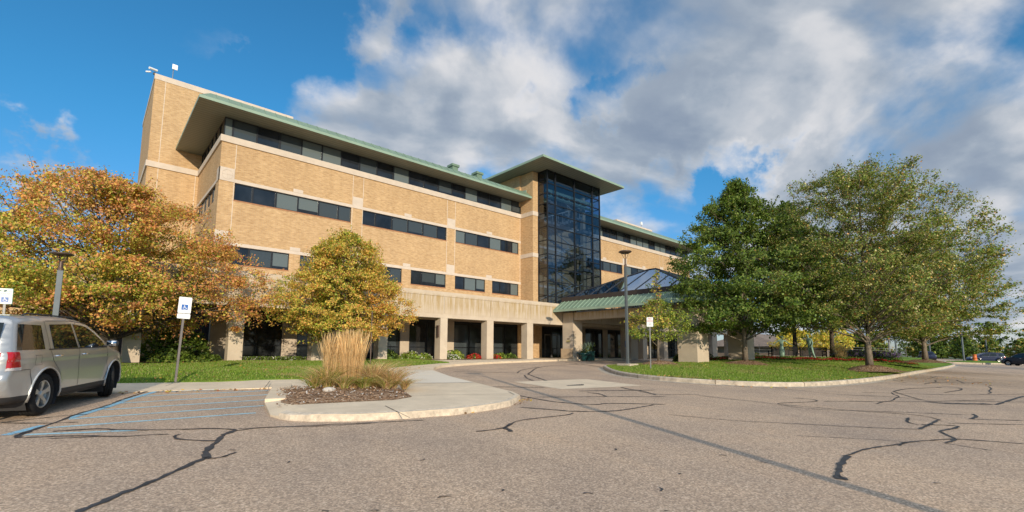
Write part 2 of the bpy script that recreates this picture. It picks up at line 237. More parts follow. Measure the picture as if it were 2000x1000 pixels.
def mat_worn(name, c, amt=.5):
    m, nt, b = nm(name); v = coords(nt)
    b.inputs['Roughness'].default_value = .8
    vo = N(nt, 'ShaderNodeTexVoronoi', Scale=62.); L(nt, v, vo.inputs['Vector'])
    sp = nt.nodes.new('ShaderNodeSeparateColor'); L(nt, vo.outputs['Color'], sp.inputs[0])
    n = noise(nt, v, 5, 5, .7)
    ad = N(nt, 'ShaderNodeMath', operation='MULTIPLY'); L(nt, n, ad.inputs[0]); L(nt, sp.outputs[0], ad.inputs[1])
    mr = N(nt, 'ShaderNodeMapRange'); L(nt, ad.outputs[0], mr.inputs[0]); mr.inputs[1].default_value = .4-.3*amt; mr.inputs[2].default_value = .62-.3*amt
    L(nt, mix(nt, mr.outputs[0], c, (.24, .20, .17)), b.inputs['Base Color'])
    return m
def mat_soffit():
    m, nt, b = nm('soffit'); v = coords(nt)
    b.inputs['Roughness'].default_value = .55
    w = nt.nodes.new('ShaderNodeTexWave'); w.bands_direction = 'Y'; w.inputs['Scale'].default_value = 1.1
    L(nt, v, w.inputs[0])
    L(nt, ramp(nt, w.outputs['Fac'], [(0, (.13, .14, .115)), (.1, (.20, .21, .17)), (1, (.225, .235, .19))]), b.inputs['Base Color'])
    return m
def mat_paint(name, c, metal=.55, coat=.8):
    m, nt, b = nm(name)
    b.inputs['Metallic'].default_value = metal; b.inputs['Roughness'].default_value = .34
    b.inputs['Coat Weight'].default_value = coat; b.inputs['Coat Roughness'].default_value = .06
    if coat < .5: b.inputs['Specular IOR Level'].default_value = .2
    n = noise(nt, coords(nt), 300, 2)
    L(nt, ramp(nt, n, [(.3, tuple(x*.9 for x in c)), (.7, tuple(x*1.1 for x in c))]), b.inputs['Base Color'])
    return m

# ---------------------------------------------------------------- mesh builder
class MB:
    def __init__(s): s.v = []; s.f = []; s.m = []
    def add(s, vs, fs, mi=0):
        o = len(s.v); s.v += [tuple(v) for v in vs]
        for f in fs: s.f.append([i+o for i in f]); s.m.append(mi)
        return s
    def box(s, x0, x1, y0, y1, z0, z1, mi=0):
        if x0 > x1: x0, x1 = x1, x0
        if y0 > y1: y0, y1 = y1, y0
        if z0 > z1: z0, z1 = z1, z0
        return s.add([(x0,y0,z0),(x1,y0,z0),(x1,y1,z0),(x0,y1,z0),(x0,y0,z1),(x1,y0,z1),(x1,y1,z1),(x0,y1,z1)],
                     [(0,3,2,1),(4,5,6,7),(0,1,5,4),(1,2,6,5),(2,3,7,6),(3,0,4,7)], mi)
    def merge(s, o, dm):
        k = len(s.v); s.v += o.v; s.f += [[i+k for i in f] for f in o.f]; s.m += [m+dm for m in o.m]; return s
    def quad(s, a, b, c, d, mi=0): return s.add([a,b,c,d], [(0,1,2,3)], mi)
    def tube(s, pts, rad, n=8, mi=0, cap=True):
        P = [Vector(p) for p in pts]; k = len(P)
        if not isinstance(rad, (list, tuple)): rad = [rad]*k
        o = len(s.v); up = Vector((0,0,1))
        for i, p in enumerate(P):
            d = (P[min(i+1,k-1)]-P[max(i-1,0)]); d = d.normalized() if d.length > 1e-9 else up
            a = d.cross(up)
            if a.length < .05: a = d.cross(Vector((1,0,0)))
            a.normalize(); b = d.cross(a)
            for j in range(n):
                t = 2*math.pi*j/n; q = p+(a*math.cos(t)+b*math.sin(t))*rad[i]; s.v.append(tuple(q))
        for i in range(k-1):
            for j in range(n):
                s.f.append([o+i*n+j, o+(i+1)*n+j, o+(i+1)*n+(j+1)%n, o+i*n+(j+1)%n]); s.m.append(mi)
        if cap:
            s.f.append([o+j for j in range(n)]); s.m.append(mi)
            s.f.append([o+(k-1)*n+j for j in reversed(range(n))]); s.m.append(mi)
        return s
    def lathe(s, prof, c=(0,0,0), n=24, mi=0, axis='z'):
        o = len(s.v)
        for r, h in prof:
            for j in range(n):
                t = 2*math.pi*j/n; a, b = r*math.cos(t), r*math.sin(t)
                p = (a, b, h) if axis == 'z' else ((a, h, b) if axis == 'y' else (h, a, b))
                s.v.append((p[0]+c[0], p[1]+c[1], p[2]+c[2]))
        for i in range(len(prof)-1):
            for j in range(n):
                s.f.append([o+i*n+j, o+i*n+(j+1)%n, o+(i+1)*n+(j+1)%n, o+(i+1)*n+j]); s.m.append(mi)
        return s
    def ball(s, c, r, n=10, mi=0, sq=(1,1,1), jit=0):
        prof = []; o = len(s.v)
        for i in range(n//2+1):
            ph = math.pi*i/(n//2)
            for j in range(n):
                t = 2*math.pi*j/n; q = 1+(rnd.uniform(-jit, jit) if 0 < i < n//2 else 0)
                s.v.append((c[0]+r*sq[0]*q*math.sin(ph)*math.cos(t), c[1]+r*sq[1]*q*math.sin(ph)*math.sin(t), c[2]+r*sq[2]*q*math.cos(ph)))
        for i in range(n//2):
            for j in range(n):
                s.f.append([o+i*n+j, o+(i+1)*n+j, o+(i+1)*n+(j+1)%n, o+i*n+(j+1)%n]); s.m.append(mi)
        return s
    def build(s, name, mats, parent=None, smooth=False, local=False, bevel=0):
        me = bpy.data.meshes.new(name)
        off = (0,0,0)
        if parent is not None and not local:
            p = parent; off = Vector(parent.location)
            while p.parent is not None: p = p.parent; off = off+Vector(p.location)
        vs = [(v[0]-off[0], v[1]-off[1], v[2]-off[2]) for v in s.v]
        me.from_pydata(vs, [], s.f)
        if not isinstance(mats, (list, tuple)): mats = [mats]
        for m in mats: me.materials.append(M[m] if isinstance(m, str) else m)
        me.polygons.foreach_set('material_index', s.m)
        if smooth: me.polygons.foreach_set('use_smooth', [True]*len(s.f))
        me.update()
        o = bpy.data.objects.new(name, me); COL.objects.link(o)
        if parent is not None: o.parent = parent
        if bevel:
            b = o.modifiers.new('bevel', 'BEVEL'); b.width = bevel; b.segments = 2; b.limit_method = 'ANGLE'
        return o
def tag(o, label, cat, group=None):
    o['label'] = label; o['category'] = cat
    if group: o['group'] = group
    return o
def thing(name, label, cat, loc, group=None, rz=0):
    o = bpy.data.objects.new(name, None); COL.objects.link(o); o.location = loc; o.rotation_euler = (0,0,rz); o.empty_display_size = .3
    return tag(o, label, cat, group)
def struct(o, k='structure'): o['kind'] = k; return o
def npmesh(name, V, F, mats, col=None, smooth=False, parent=None, mi=None):
    me = bpy.data.meshes.new(name); n = F.shape[1]
    me.vertices.add(len(V)); me.vertices.foreach_set('co', V.astype(np.float32).ravel())
    me.loops.add(F.size); me.loops.foreach_set('vertex_index', F.astype(np.int32).ravel())
    me.polygons.add(len(F)); me.polygons.foreach_set('loop_start', np.arange(0, F.size, n, dtype=np.int32))
    me.polygons.foreach_set('loop_total', np.full(len(F), n, dtype=np.int32))
    for m in mats: me.materials.append(M[m] if isinstance(m, str) else m)
    if mi is not None: me.polygons.foreach_set('material_index', mi.astype(np.int32))
    me.update(calc_edges=True)
    if col is not None:
        a = me.color_attributes.new('Col', 'FLOAT_COLOR', 'POINT')
        c = np.ones((len(V), 4), np.float32); c[:, :3] = col; a.data.foreach_set('color', c.ravel())
    if smooth: me.polygons.foreach_set('use_smooth', [True]*len(F))
    o = bpy.data.objects.new(name, me); COL.objects.link(o)
    if parent is not None: o.parent = parent
    return o
def sheet(name, poly, hf, mat, step=None, skirt=.3, kind='structure'):
    bm = bmesh.new()
    vs = [bm.verts.new((x, y, 0)) for x, y in poly]
    f = bm.faces.new(vs); bm.normal_update()
    if f.normal.z < 0: f.normal_flip()
    bmesh.ops.triangulate(bm, faces=bm.faces[:])
    if step:
        xs = [p[0] for p in poly]; ys = [p[1] for p in poly]
        for ax, a, b in ((0, min(xs), max(xs)), (1, min(ys), max(ys))):
            t = a+step
            while t < b:
                co = (t,0,0) if ax == 0 else (0,t,0); no = (1,0,0) if ax == 0 else (0,1,0)
                bmesh.ops.bisect_plane(bm, geom=bm.verts[:]+bm.edges[:]+bm.faces[:], plane_co=co, plane_no=no, dist=1e-5)
                t += step
    if skirt:
        be = [e for e in bm.edges if len(e.link_faces) == 1]
        r = bmesh.ops.extrude_edge_only(bm, edges=be)
        nv = [g for g in r['geom'] if isinstance(g, bmesh.types.BMVert)]
        st = set(nv)
        for v in bm.verts: v.co.z = hf(v.co.x, v.co.y)-(skirt if v in st else 0)
    else:
        for v in bm.verts: v.co.z = hf(v.co.x, v.co.y)
    me = bpy.data.meshes.new(name); bm.to_mesh(me); bm.free(); me.materials.append(M[mat] if isinstance(mat, str) else mat)
    o = bpy.data.objects.new(name, me); COL.objects.link(o)
    if kind: o['kind'] = kind
    return o
def inset(poly, d):
    n = len(poly); A = sum(poly[i][0]*poly[(i+1)%n][1]-poly[(i+1)%n][0]*poly[i][1] for i in range(n))
    sg = 1 if A > 0 else -1; out = []
    for i in range(n):
        p0, p1, p2 = Vector(poly[i-1]), Vector(poly[i]), Vector(poly[(i+1)%n])
        a = (p1-p0).normalized(); b = (p2-p1).normalized(); t = (a+b)
        t = t.normalized() if t.length > 1e-6 else a
        nn = Vector((-t.y, t.x))*sg; c = max(.5, nn.dot(Vector((-a.y, a.x))*sg)); q = p1+nn*d/c; out.append((q.x, q.y))
    return out
def resample(P, step):
    out = []; n = len(P)
    for i in range(n-1):
        a, b = Vector(P[i]), Vector(P[i+1]); k = max(1, int((b-a).length/step))
        for j in range(k): out.append(tuple(a.lerp(b, j/k)))
    out.append(tuple(P[-1])); return out
def smooth_line(P, it=2):
    for _ in range(it):
        q = [P[0]]
        for i in range(len(P)-1):
            a, b = P[i], P[i+1]
            q.append((a[0]*.75+b[0]*.25, a[1]*.75+b[1]*.25)); q.append((a[0]*.25+b[0]*.75, a[1]*.25+b[1]*.75))
        q.append(P[-1]); P = q
    return P
def band(P, off0, off1):
    """strip beside a polyline between two offsets -> list of pairs"""
    out = []
    for i in range(len(P)):
        a = Vector(P[max(i-1, 0)]); b = Vector(P[min(i+1, len(P)-1)]); t = (b-a).normalized(); n = Vector((-t.y, t.x))
        p = Vector(P[i]); out.append((p+n*off0, p+n*off1))
    return out
def dist_poly(x, y, P, closed=True):
    best = 1e9; n = len(P)
    for i in range(n if closed else n-1):
        ax, ay = P[i]; bx, by = P[(i+1) % n]; dx, dy = bx-ax, by-ay; L2 = dx*dx+dy*dy or 1e-9
        t = max(0, min(1, ((x-ax)*dx+(y-ay)*dy)/L2)); d = math.hypot(x-ax-t*dx, y-ay-t*dy)
        if d < best: best = d
    return best
def inside(x, y, P):
    c = False; n = len(P); j = n-1
    for i in range(n):
        xi, yi = P[i]; xj, yj = P[j]
        if (yi > y) != (yj > y) and x < (xj-xi)*(y-yi)/(yj-yi)+xi: c = not c
        j = i
    return c
def points_in(P, n, rs):
    P = np.array(P); lo = P.min(0); hi = P.max(0); out = []
    tot = 0
    while tot < n:
        q = lo+(hi-lo)*rs.rand(n*2, 2); c = np.zeros(len(q), bool); j = len(P)-1
        for i in range(len(P)):
            xi, yi = P[i]; xj, yj = P[j]
            cond = ((yi > q[:,1]) != (yj > q[:,1])) & (q[:,0] < (xj-xi)*(q[:,1]-yi)/((yj-yi) if yj != yi else 1e-9)+xi)
            c ^= cond; j = i
        out.append(q[c]); tot += c.sum()
    return np.concatenate(out)[:n]
# ================================================================ GROUND
def make_ground():
    init = [-900, -300, -120, -64.6, -30, -4.6, 40, 150, 400, 1200]
    xs = [-700, -200, -60, 0, 32, 80, 130, 200, 500, 1500]
    V = []; F = []
    for x in xs:
        for y in init: V.append((x, y, gz(x, y)-.03))
    n = len(init)
    for i in range(len(xs)-1):
        for j in range(n-1): F.append([i*n+j, (i+1)*n+j, (i+1)*n+j+1, i*n+j+1])
    b = MB(); b.add(V, F); o = b.build('ground', 'earth'); struct(o)
    xs = [-60, -20, 0, 32, 60, 90, 130, 165]; ys = [-64.6, -30, -20, -4.6, .5]
    V = [(x, y, gz(x, y)) for x in xs for y in ys]; n = len(ys); F = []
    for i in range(len(xs)-1):
        for j in range(n-1): F.append([i*n+j, (i+1)*n+j, (i+1)*n+j+1, i*n+j+1])
    b = MB(); b.add(V, F); struct(b.build('road', 'asphalt'))
def ribbon(name, lines, mat, h=.004, jitter=0, maxlen=.12):
    b = MB()
    for w, P in lines:
        P = resample(smooth_line(P, 2) if len(P) > 2 else P, maxlen)
        ws = [w*(1+jitter*rnd.uniform(-.5, .5)) for _ in P]
        if jitter: ws[0] *= .4; ws[-1] *= .3
        j2 = [rnd.uniform(-1, 1)*w*.25*(jitter > 0) for _ in P]
        o = len(b.v); pr = band(P, -.5, .5)
        for (a, c), q, ww, jj in zip(pr, P, ws, j2):
            mid = (a+c)*.5; d = (c-a); mid = mid+d*jj
            if jitter: ww *= 1+1.1*abs((d.x*FX+d.y*FY))*min(1, max(0, ((mid.x*FX+(mid.y-CAMY)*FY)-6)/8))
            for p in (mid-d*ww*.5/.5*.5*2*.5, mid+d*ww*.5):
                b.v.append((p.x, p.y, gz(p.x, p.y)+h))
        for i in range(len(P)-1):
            b.f.append([o+2*i, o+2*i+2, o+2*i+3, o+2*i+1]); b.m.append(0)
    return struct(b.build(name, mat))
def bed_h(x, y):
    mul = DATA['mulch']; l = max(0, min(1, (x-2.5)/.6))
    return gz(x, y)+.019+.105*l+.06*min(1, dist_poly(x, y, mul)/.4)+.02*math.sin(x*9)*math.cos(y*7)*min(1, dist_poly(x, y, mul)/.3)
ISL_F = DATA['island']
ISL = None
def isl_h(x, y):
    g = gz(x, y); t = x*FX+(y-CAMY)*FY
    d = dist_poly(x, y, ISL)
    s = min(1, d/3.5); s = s*s*(3-2*s)
    return g+.16+.017*max(0, min(t, 60)-17)*s
def make_paving():
    global ISL
    # peninsula of concrete with mulch bed, pavement along the arcade
    pen = DATA['pen_a']
    out = [tuple(p) for p in pen]
    inner = [(26.8, -4.7), (22.9, -4.7), (15.0, -4.7)]
    edge = [tuple(p) for p in DATA['lawn_edge']]
    # pavement polygon: outer edge, then wall base, then lawn edge back, then bed edge
    walk = out[1:]+[(30.5, -5.9), (36, -5.7), (36, -.05), (15.0, -.05), (15.0, -8.0)]+edge[::-1]+[(-6, -12.3), (-9, -11.4), (-9, -13.2), (-4, -14.2), (.2, -15.6)]+[tuple(p) for p in DATA['walk_s']][::-1][1:]+[tuple(DATA['pen_strip'][0])]
    low = lambda x: max(0, min(1, (x-3.3)/1.6))
    lown = lambda x: max(0, min(1, (x-2.4)/.5))
    walk_h = lambda x, y: gz(x, y)+.012+.105*(max(low(x), min(1, max(0, (-17.2-y)/.6))*lown(x)))
    mul = [tuple(p) for p in DATA['mulch']]
    # cut the bed out by laying the mulch sheet above the concrete
    o = sheet('pavement', walk, walk_h, 'concrete', .6, .25)
    # newer pour of concrete in the middle (lighter)
    new = [(6.2, -17.2), (8.9, -18.2), (9.6, -15.9), (10.35, -14.0), (10.75, -12.95), (9.3, -12.1), (7.0, -14.2), (6.0, -16.2)]
    sheet('pavement_slab', new, lambda x, y: gz(x, y)+.124, 'concrete_new', None, 0)
    sheet('mulch_bed', mul, bed_h, 'mulch', .22, 0)
    # worn white nosing of the kerb round the nose of the peninsula
    b = MB(); P = resample(out[2:15], .15)
    pr = band(P, -.012, .13)
    c = Vector((5.2, -20)); o0 = len(b.v)
    for (a, q) in pr:
        if (a-c).length < (q-c).length: a, q = q, a
        j = rnd.uniform(-.008, .008)
        b.v += [(a.x, a.y, gz(a.x, a.y)-.02), (a.x, a.y, gz(a.x, a.y)+.105+j), (q.x, q.y, gz(q.x, q.y)+.128)]
    for i in range(len(pr)-1):
        for k in range(2): b.f.append([o0+3*i+k, o0+3*i+3+k, o0+3*i+4+k, o0+3*i+1+k]); b.m.append(0)
    struct(b.build('kerb', 'kerb_worn', smooth=False))
    # strip of kerb at the left side of the bed
    st = [tuple(p) for p in DATA['pen_strip']]
    b = MB(); pr = band(resample(st[:2], .3), 0, -.42); o0 = 0
    for a, q in pr: b.v += [(a.x, a.y, gz(a.x, a.y)+.0), (a.x, a.y, gz(a.x, a.y)+.15), (q.x, q.y, gz(q.x, q.y)+.15), (q.x, q.y, gz(q.x, q.y)+.05)]
    for i in range(len(pr)-1):
        for k in range(3): b.f.append([4*i+k, 4*i+4+k, 4*i+5+k, 4*i+1+k]); b.m.append(0)
    b.f.append([0, 1, 2, 3]); b.m.append(0)
    struct(b.build('kerb', 'concrete'))
    # expansion joints
    J = MB()
    def jl(a, q, w=.018):
        a, q = Vector(a), Vector(q); d = (q-a).normalized(); n = Vector((-d.y, d.x))*w/2
        J.add([(p.x, p.y, gz(p.x, p.y)+.1285) for p in (a-n, q-n, q+n, a+n)], [(0,1,2,3)])
    for l in DATA['penj']: jl(*l)
    for k in range(7):
        x = 14+k*2.1; jl((x, -4.7), (x+.2, -8.9+k*.42))
    jl((14, -6.2), (27, -5.6)); jl((8.9, -18.2), (6.2, -17.2), .014); jl((5.42, -20.08), (7.88, -21.07), .014)
    for k in range(4): jl((1.9-k*1.6, -14.4+k*.45), (1.5-k*1.6, -15.6+k*.4))
    struct(J.build('pavement_joints', 'joint_dark'))
    # catch basin slab
    sl = [tuple(p) for p in DATA['slab']]
    sheet('drain_slab', sl, lambda x, y: gz(x, y)+.005, 'concrete', None, 0)
    dr = MB(); q = [Vector(p) for p in DATA['drain']]; c0 = sum(q, Vector((0, 0)))/4; zd = gz(c0.x, c0.y)+.009
    for k in range(9):
        t0, t1 = k/9+.02, (k+.62)/9; dr.add([(*q[0].lerp(q[1], t0), zd), (*q[0].lerp(q[1], t1), zd), (*q[3].lerp(q[2], t1), zd), (*q[3].lerp(q[2], t0), zd)], [(0,1,2,3)])
    dr.add([(p.x, p.y, zd-.002) for p in q], [(0,1,2,3)], 1)
    tag(dr.build('drain_grate', ['metal', 'black']), 'dark iron drain grate set in the pale concrete slab on the drive', 'drain')
    # lawn in front of the arcade
    lawn = edge+[(15.0, -8.0), (15.0, -4.75), (9.0, -4.75), (-4, -4.75), (-14, -3), (-22, -3), (-22, -9), (-9, -11.3), (-6, -12.2)]
    lh = lambda x, y: gz(x, y)+.02+.11*max(low(x), min(1, dist_poly(x, y, lawn)/1.5))+.05*min(1, dist_poly(x, y, lawn)/.5)+.02*math.sin(x*.9+y*.6)
    sheet('lawn', lawn, lh, 'lawn', .8, .15)
    grass_blades('grass', lawn, lh, 90000, near=(-6, 16))
    # planting soil under the arcade
    # island
    back = [(86.4, -21.6), (76, -17.2), (62, -13.2), (48, -11.8), (36, -12.0), (28, -12.35), (24, -12.7), (22.4, -13.0)]
    ISL = [tuple(p) for p in ISL_F]+back
    ISLs = smooth_line(ISL+[ISL[0]], 1)[:-1]
    ISL = ISLs
    inn = inset(ISL, .17)
    sheet('lawn', inn, isl_h, 'lawn', 1.3, .1)
    P = ISL+[ISL[0]]; Q = inn+[inn[0]]
    def dens(P, Q, st):
        o = []
        for i in range(len(P)-1):
            a, b2, c, d = map(Vector, (P[i], P[i+1], Q[i], Q[i+1])); k = max(1, int((b2-a).length/st))
            for j in range(k): o.append((a.lerp(b2, j/k), c.lerp(d, j/k)))
        o.append((Vector(P[-1]), Vector(Q[-1]))); return o
    b = MB(); D = dens(P, Q, .3)
    for a, q in D:
        ga = gz(a.x, a.y); m_ = a.lerp(q, .25); gu = a+(a-q).normalized()*.32
        b.v += [(gu.x, gu.y, gz(gu.x, gu.y)+.006), (a.x, a.y, ga+.012), (a.x*.97+q.x*.03, a.y*.97+q.y*.03, ga+.13), (m_.x, m_.y, ga+.165), (q.x, q.y, ga+.17), (q.x, q.y, ga)]
    for i in range(len(D)-1):
        for k in range(5): b.f.append([6*i+k, 6*i+6+k, 6*i+7+k, 6*i+1+k]); b.m.append(0)
    struct(b.build('kerb', 'kerb'))
    # joints across the island kerb
    J = MB(); acc = 0
    for i in range(1, len(D)):
        acc += (D[i][0]-D[i-1][0]).length
        if acc > 3.2 and i > 3:
            acc = 0; a, q = D[i]; t = (D[i][0]-D[i-1][0]).normalized()*.012; g = gz(a.x, a.y); o_ = a+(a-q).normalized()*.006; m_ = a.lerp(q, .25)
            J.add([(o_.x-t.x, o_.y-t.y, g+.01), (o_.x+t.x, o_.y+t.y, g+.01), (o_.x+t.x, o_.y+t.y, g+.135), (o_.x-t.x, o_.y-t.y, g+.135), (m_.x+t.x, m_.y+t.y, g+.17), (m_.x-t.x, m_.y-t.y, g+.17), (q.x+t.x, q.y+t.y, g+.174), (q.x-t.x, q.y-t.y, g+.174)], [(0,1,2,3), (3,2,4,5), (5,4,6,7)])
    struct(J.build('kerb_joints', 'joint_dark'))
    near = [p for p in inn if p[0] < 60]
    grass_blades('grass', near, isl_h_fast(), 110000)
    # distant kerbed verge beyond the drive
    v2 = [(92, -24.5), (104, -27.2), (122, -27.0), (122, -21), (104, -19.5), (90, -21)]
    sheet('verge', v2, lambda x, y: gz(x, y)+.16+.2*min(1, dist_poly(x, y, v2)/2.5), 'lawn', 1.5, .2)
    b = MB(); pr = band(resample(v2+[v2[0]], 1), -.12, .12)
    for a, q in pr: b.v += [(q.x, q.y, gz(q.x, q.y)), (q.x, q.y, gz(q.x, q.y)+.2), (a.x, a.y, gz(a.x, a.y)+.2), (a.x, a.y, gz(a.x, a.y))]
    for i in range(len(pr)-1):
        for k in range(3): b.f.append([4*i+k, 4*i+4+k, 4*i+5+k, 4*i+1+k]); b.m.append(0)
    struct(b.build('kerb', 'kerb'))
    # road marks, crack sealing, and the island lamp post's shadow drawn as tar
    ribbon('crack_sealing_and_shadow', [(w, [tuple(p) for p in P]) for w, P in DATA['cracks_and_shadow']], 'tar', .008, .9, .07)
    ex = []
    for x, y in DATA['specks']:
        a = rnd.uniform(0, 3.1); l = rnd.uniform(.03, .09); ex.append((.02, [(x, y), (x+l*math.cos(a), y+l*math.sin(a)), (x+l*1.5*math.cos(a+.4), y+l*1.5*math.sin(a+.4))]))
    for k in range(9):
        x = rnd.uniform(14, 34); y = -30+rnd.uniform(1.2, 4.5); a = rnd.gauss(0, .12)
        P = [(x, y)]
        for s in range(rnd.randint(4, 9)):
            a += rnd.gauss(0, .45)*.5; x += .8*math.cos(a); y += .8*math.sin(a); P.append((x, y))
        ex.append((.025, P))
    ribbon('pavement_cracks', ex, 'tar', .006, .9, .05)
    ribbon('parking_stripes', [(w*1.25, [tuple(p) for p in P]) for P, w in DATA['stripes'] if w < .1], 'blue', .004)
    ribbon('parking_stripes', [(w, [tuple(p) for p in P]) for P, w in DATA['stripes'] if w >= .1], 'blue2', .0045)
def isl_h_fast():
    cx = {}
    def h(x, y):
        k = (round(x*2), round(y*2))
        if k not in cx: cx[k] = isl_h(k[0]/2, k[1]/2)-gz(k[0]/2, k[1]/2)
        return gz(x, y)+cx[k]
    return h
def grass_blades(name, poly, hf, n, near=None):
    p = points_in(poly, n, RS)
    if near: p = p[(p[:,0] > near[0]) & (p[:,0] < near[1]) & (p[:,1] < -4.8)]
    n = len(p); z = np.array([hf(x, y) for x, y in p])
    a = RS.rand(n)*6.283; w = .012+.012*RS.rand(n); hh = .03+.035*RS.rand(n)
    dx, dy = np.cos(a)*w, np.sin(a)*w; lx, ly = RS.randn(n)*.015, RS.randn(n)*.015
    V = np.stack([np.stack([p[:,0]-dx, p[:,1]-dy, z-.005], 1), np.stack([p[:,0]+dx, p[:,1]+dy, z-.005], 1), np.stack([p[:,0]+lx, p[:,1]+ly, z+hh], 1)], 1).reshape(-1, 3)
    F = np.arange(n*3).reshape(-1, 3)
    q = .5+.5*np.sin(p[:,0]*1.1+np.sin(p[:,1]*.8)*2)*np.cos(p[:,1]*.9)+.12*np.sin(p[:,0]*3.1+p[:,1]*2.3)
    r = RS.rand(n); dry = ((q > .82) & (r < .5)) | (r < .06)
    c = np.stack([.175+.055*r, .275+.045*r, .032+.012*r], 1); c[dry] = np.stack([.30+.1*r, .25+.08*r, .10+.03*r], 1)[dry]
    c[r > .93] = (.42, .42, .16)
    o = npmesh(name, V, F, ['leaf'], np.repeat(c, 3, 0)); o['kind'] = 'stuff'; return o

# ================================================================ BUILDING
def make_building():
    B = thing('office_building', 'long buff brick medical building with green eaves, glass stair tower and precast arcade', 'building', (16, 0, 0))
    W = MB(); SB = MB(); BL = MB(); JO = MB()
    main = [(5.56, 12.40), (13.21, 20.01), (20.86, 27.57)]
    w2 = [(5.56, 8.69), (9.32, 12.40), (13.21, 16.27), (17.0, 20.01), (20.86, 23.86), (24.60, 27.57)]
    D = .34
    def facade(x0, x1, top, low, y=0, z0=4.3):
        W.box(x0, x1, y, y+D, z0, 5.47); 
        def piers(ops, a, b):
            xs = x0
            for p, q in ops:
                W.box(xs, p, y, y+D, a, b); xs = q
            W.box(xs, x1, y, y+D, a, b)
        piers(low, 5.47, 6.49); BL.box(x0, x1, y-.012, y+D, 6.49, 6.69)
        W.box(x0, x1, y, y+D, 6.69, 9.15)
        piers(top, 9.15, 10.15); BL.box(x0, x1, y-.012, y+D, 10.15, 10.35)
        W.box(x0, x1, y, y+D, 10.35, 12.40)
        for p, q in top: sb = MB(); sb.box(p-.02, q+.02, y-.015, y+.12, 9.08, 9.15); sb.build('window_sill', 'sillbrick', B)
        for p, q in low: sb = MB(); sb.box(p-.02, q+.02, y-.015, y+.12, 5.40, 5.47); sb.build('window_sill', 'sillbrick', B)
    facade(4.78, 27.84, main, w2)
    rt = [(36.3, 43.15), (44.0, 50.85), (51.7, 57.9)]
    rl = [(36.3, 39.4), (40.1, 43.15), (44.0, 47.1), (47.75, 50.85), (51.7, 54.8), (55.4, 57.9)]
    facade(28.52, 58.25, rt, rl)
    # medallion blocks and small key blocks
    for z0, z1 in ((6.49, 7.29), (10.15, 10.93)):
        for a, b in ((12.45, 13.19), (20.03, 20.79), (43.2, 43.95), (50.9, 51.65)): BL.box(a, b, -.03, .1, z0, z1)
    BL.box(4.75, 5.52, -.03, .1, 10.15, 10.93); BL.box(4.75, 4.8, -.03, .62, 10.15, 10.93)
    BL.box(4.75, 5.52, -.03, .1, 6.49, 7.29)
    for x in (9.0, 16.63, 24.25, 39.95, 47.4, 55.1):
        BL.box(x-.29, x+.29, -.024, .1, 10.35, 10.57); BL.box(x-.3, x+.3, -.024, .1, 6.69, 6.91)
    # round roundel relief on the corner medallion
    ro = MB()
    for z in (10.54,):
        pts = [(5.16+.27*math.cos(t*math.pi/12), -.036, z+.27*math.sin(t*math.pi/12)) for t in range(25)]
        ro.tube(pts, .012, 5)
        ro.box(4.88, 5.44, -.042, -.028, z-.01, z+.01); ro.box(5.15, 5.17, -.042, -.028, z-.28, z+.28)
    ro.build('roundel_relief', 'stone', B)
    # side wall of the main block
    W.box(4.78, 4.78+D, D, 7.42, 4.3, 9.15); W.box(4.78, 4.78+D, D, .9, 9.15, 10.15); W.box(4.78, 4.78+D, 6.6, 7.42, 9.15, 10.15)
    BL.box(4.768, 4.78+D, D, 7.42, 10.15, 10.35); W.box(4.78, 4.78+D, D, 7.42, 10.35, 12.40)
    # top belt
    BL.box(4.70, 27.84, -.08, .34, 12.40, 12.78); BL.box(4.70, 5.0, .34, 7.42, 12.40, 12.78); BL.box(28.52, 58.33, -.08, .34, 12.40, 12.78)
    # end wall right wing
    W.box(57.9, 58.25, D, 14, 4.3, 12.4); BL.box(57.9, 58.33, .34, 14, 12.4, 12.78)
    # stair core tower at the left rear
    W.box(1.98, 10.53, 7.42, 16.44, 0, 12.40); BL.box(1.90, 4.7, 7.34, 16.5, 12.40, 12.78); W.box(1.98, 10.53, 7.42, 16.44, 12.78, 18.33)
    BL.box(1.95, 10.56, 7.39, 16.47, 18.33, 18.70)
    # building volumes behind
    W.box(10.53, 58.0, 11.5, 16, 0, 12.4); W.box(47.9, 55.8, 4, 10, 13, 16.9); BL.box(47.8, 55.9, 3.9, 10.1, 16.9, 17.1)
    W.box(-8, 1.98, 9.5, 14, 0, 5.2); BL.box(-8.05, 1.98, 9.42, 14, 5.2, 5.5)
    # brick pier left of the glass tower, stair walls above the roof
    W.box(27.84, 28.50, -1.53, 0, 4.3, 8.75); BL.box(27.80, 28.50, -1.57, 0, 8.75, 9.10); W.box(27.84, 28.50, -1.53, 0, 9.10, 12.40)
    BL.box(27.80, 28.50, -1.57, 0, 12.40, 12.78); W.box(27.84, 28.50, -1.53, 0, 12.78, 16.35)
    W.box(27.70, 28.05, 0, 8, 13.5, 16.35); W.box(27.70, 36.2, 8, 8.35, 4.4, 16.35); W.box(35.8, 36.15, 0, 8, 4.4, 16.35)
    def J(x, z0, z1, y=0): JO.box(x-.015, x+.015, y-.004, y+.02, z0, z1)
    for x in (12.46, 13.19, 20.03, 20.79, 43.2, 43.95, 50.9, 51.65, 5.52): J(x, 10.93, 12.4); J(x, 7.29, 9.15)
    J(12.3+.3, 4.5, 5.47); J(27.75, 4.4, 12.4); J(2.56, 0, 12.40, 7.42); J(2.56, 12.78, 18.33, 7.42); J(4.60, 5, 12.4, 7.42)
    for x in (5.52, 12.46, 13.19, 20.03, 20.79): J(x, 9.15, 10.15)
    W.merge(JO, 1); W.build('wall', ['brick', 'joint'], B); BL.build('belt_course', 'stone', B, bevel=.008)
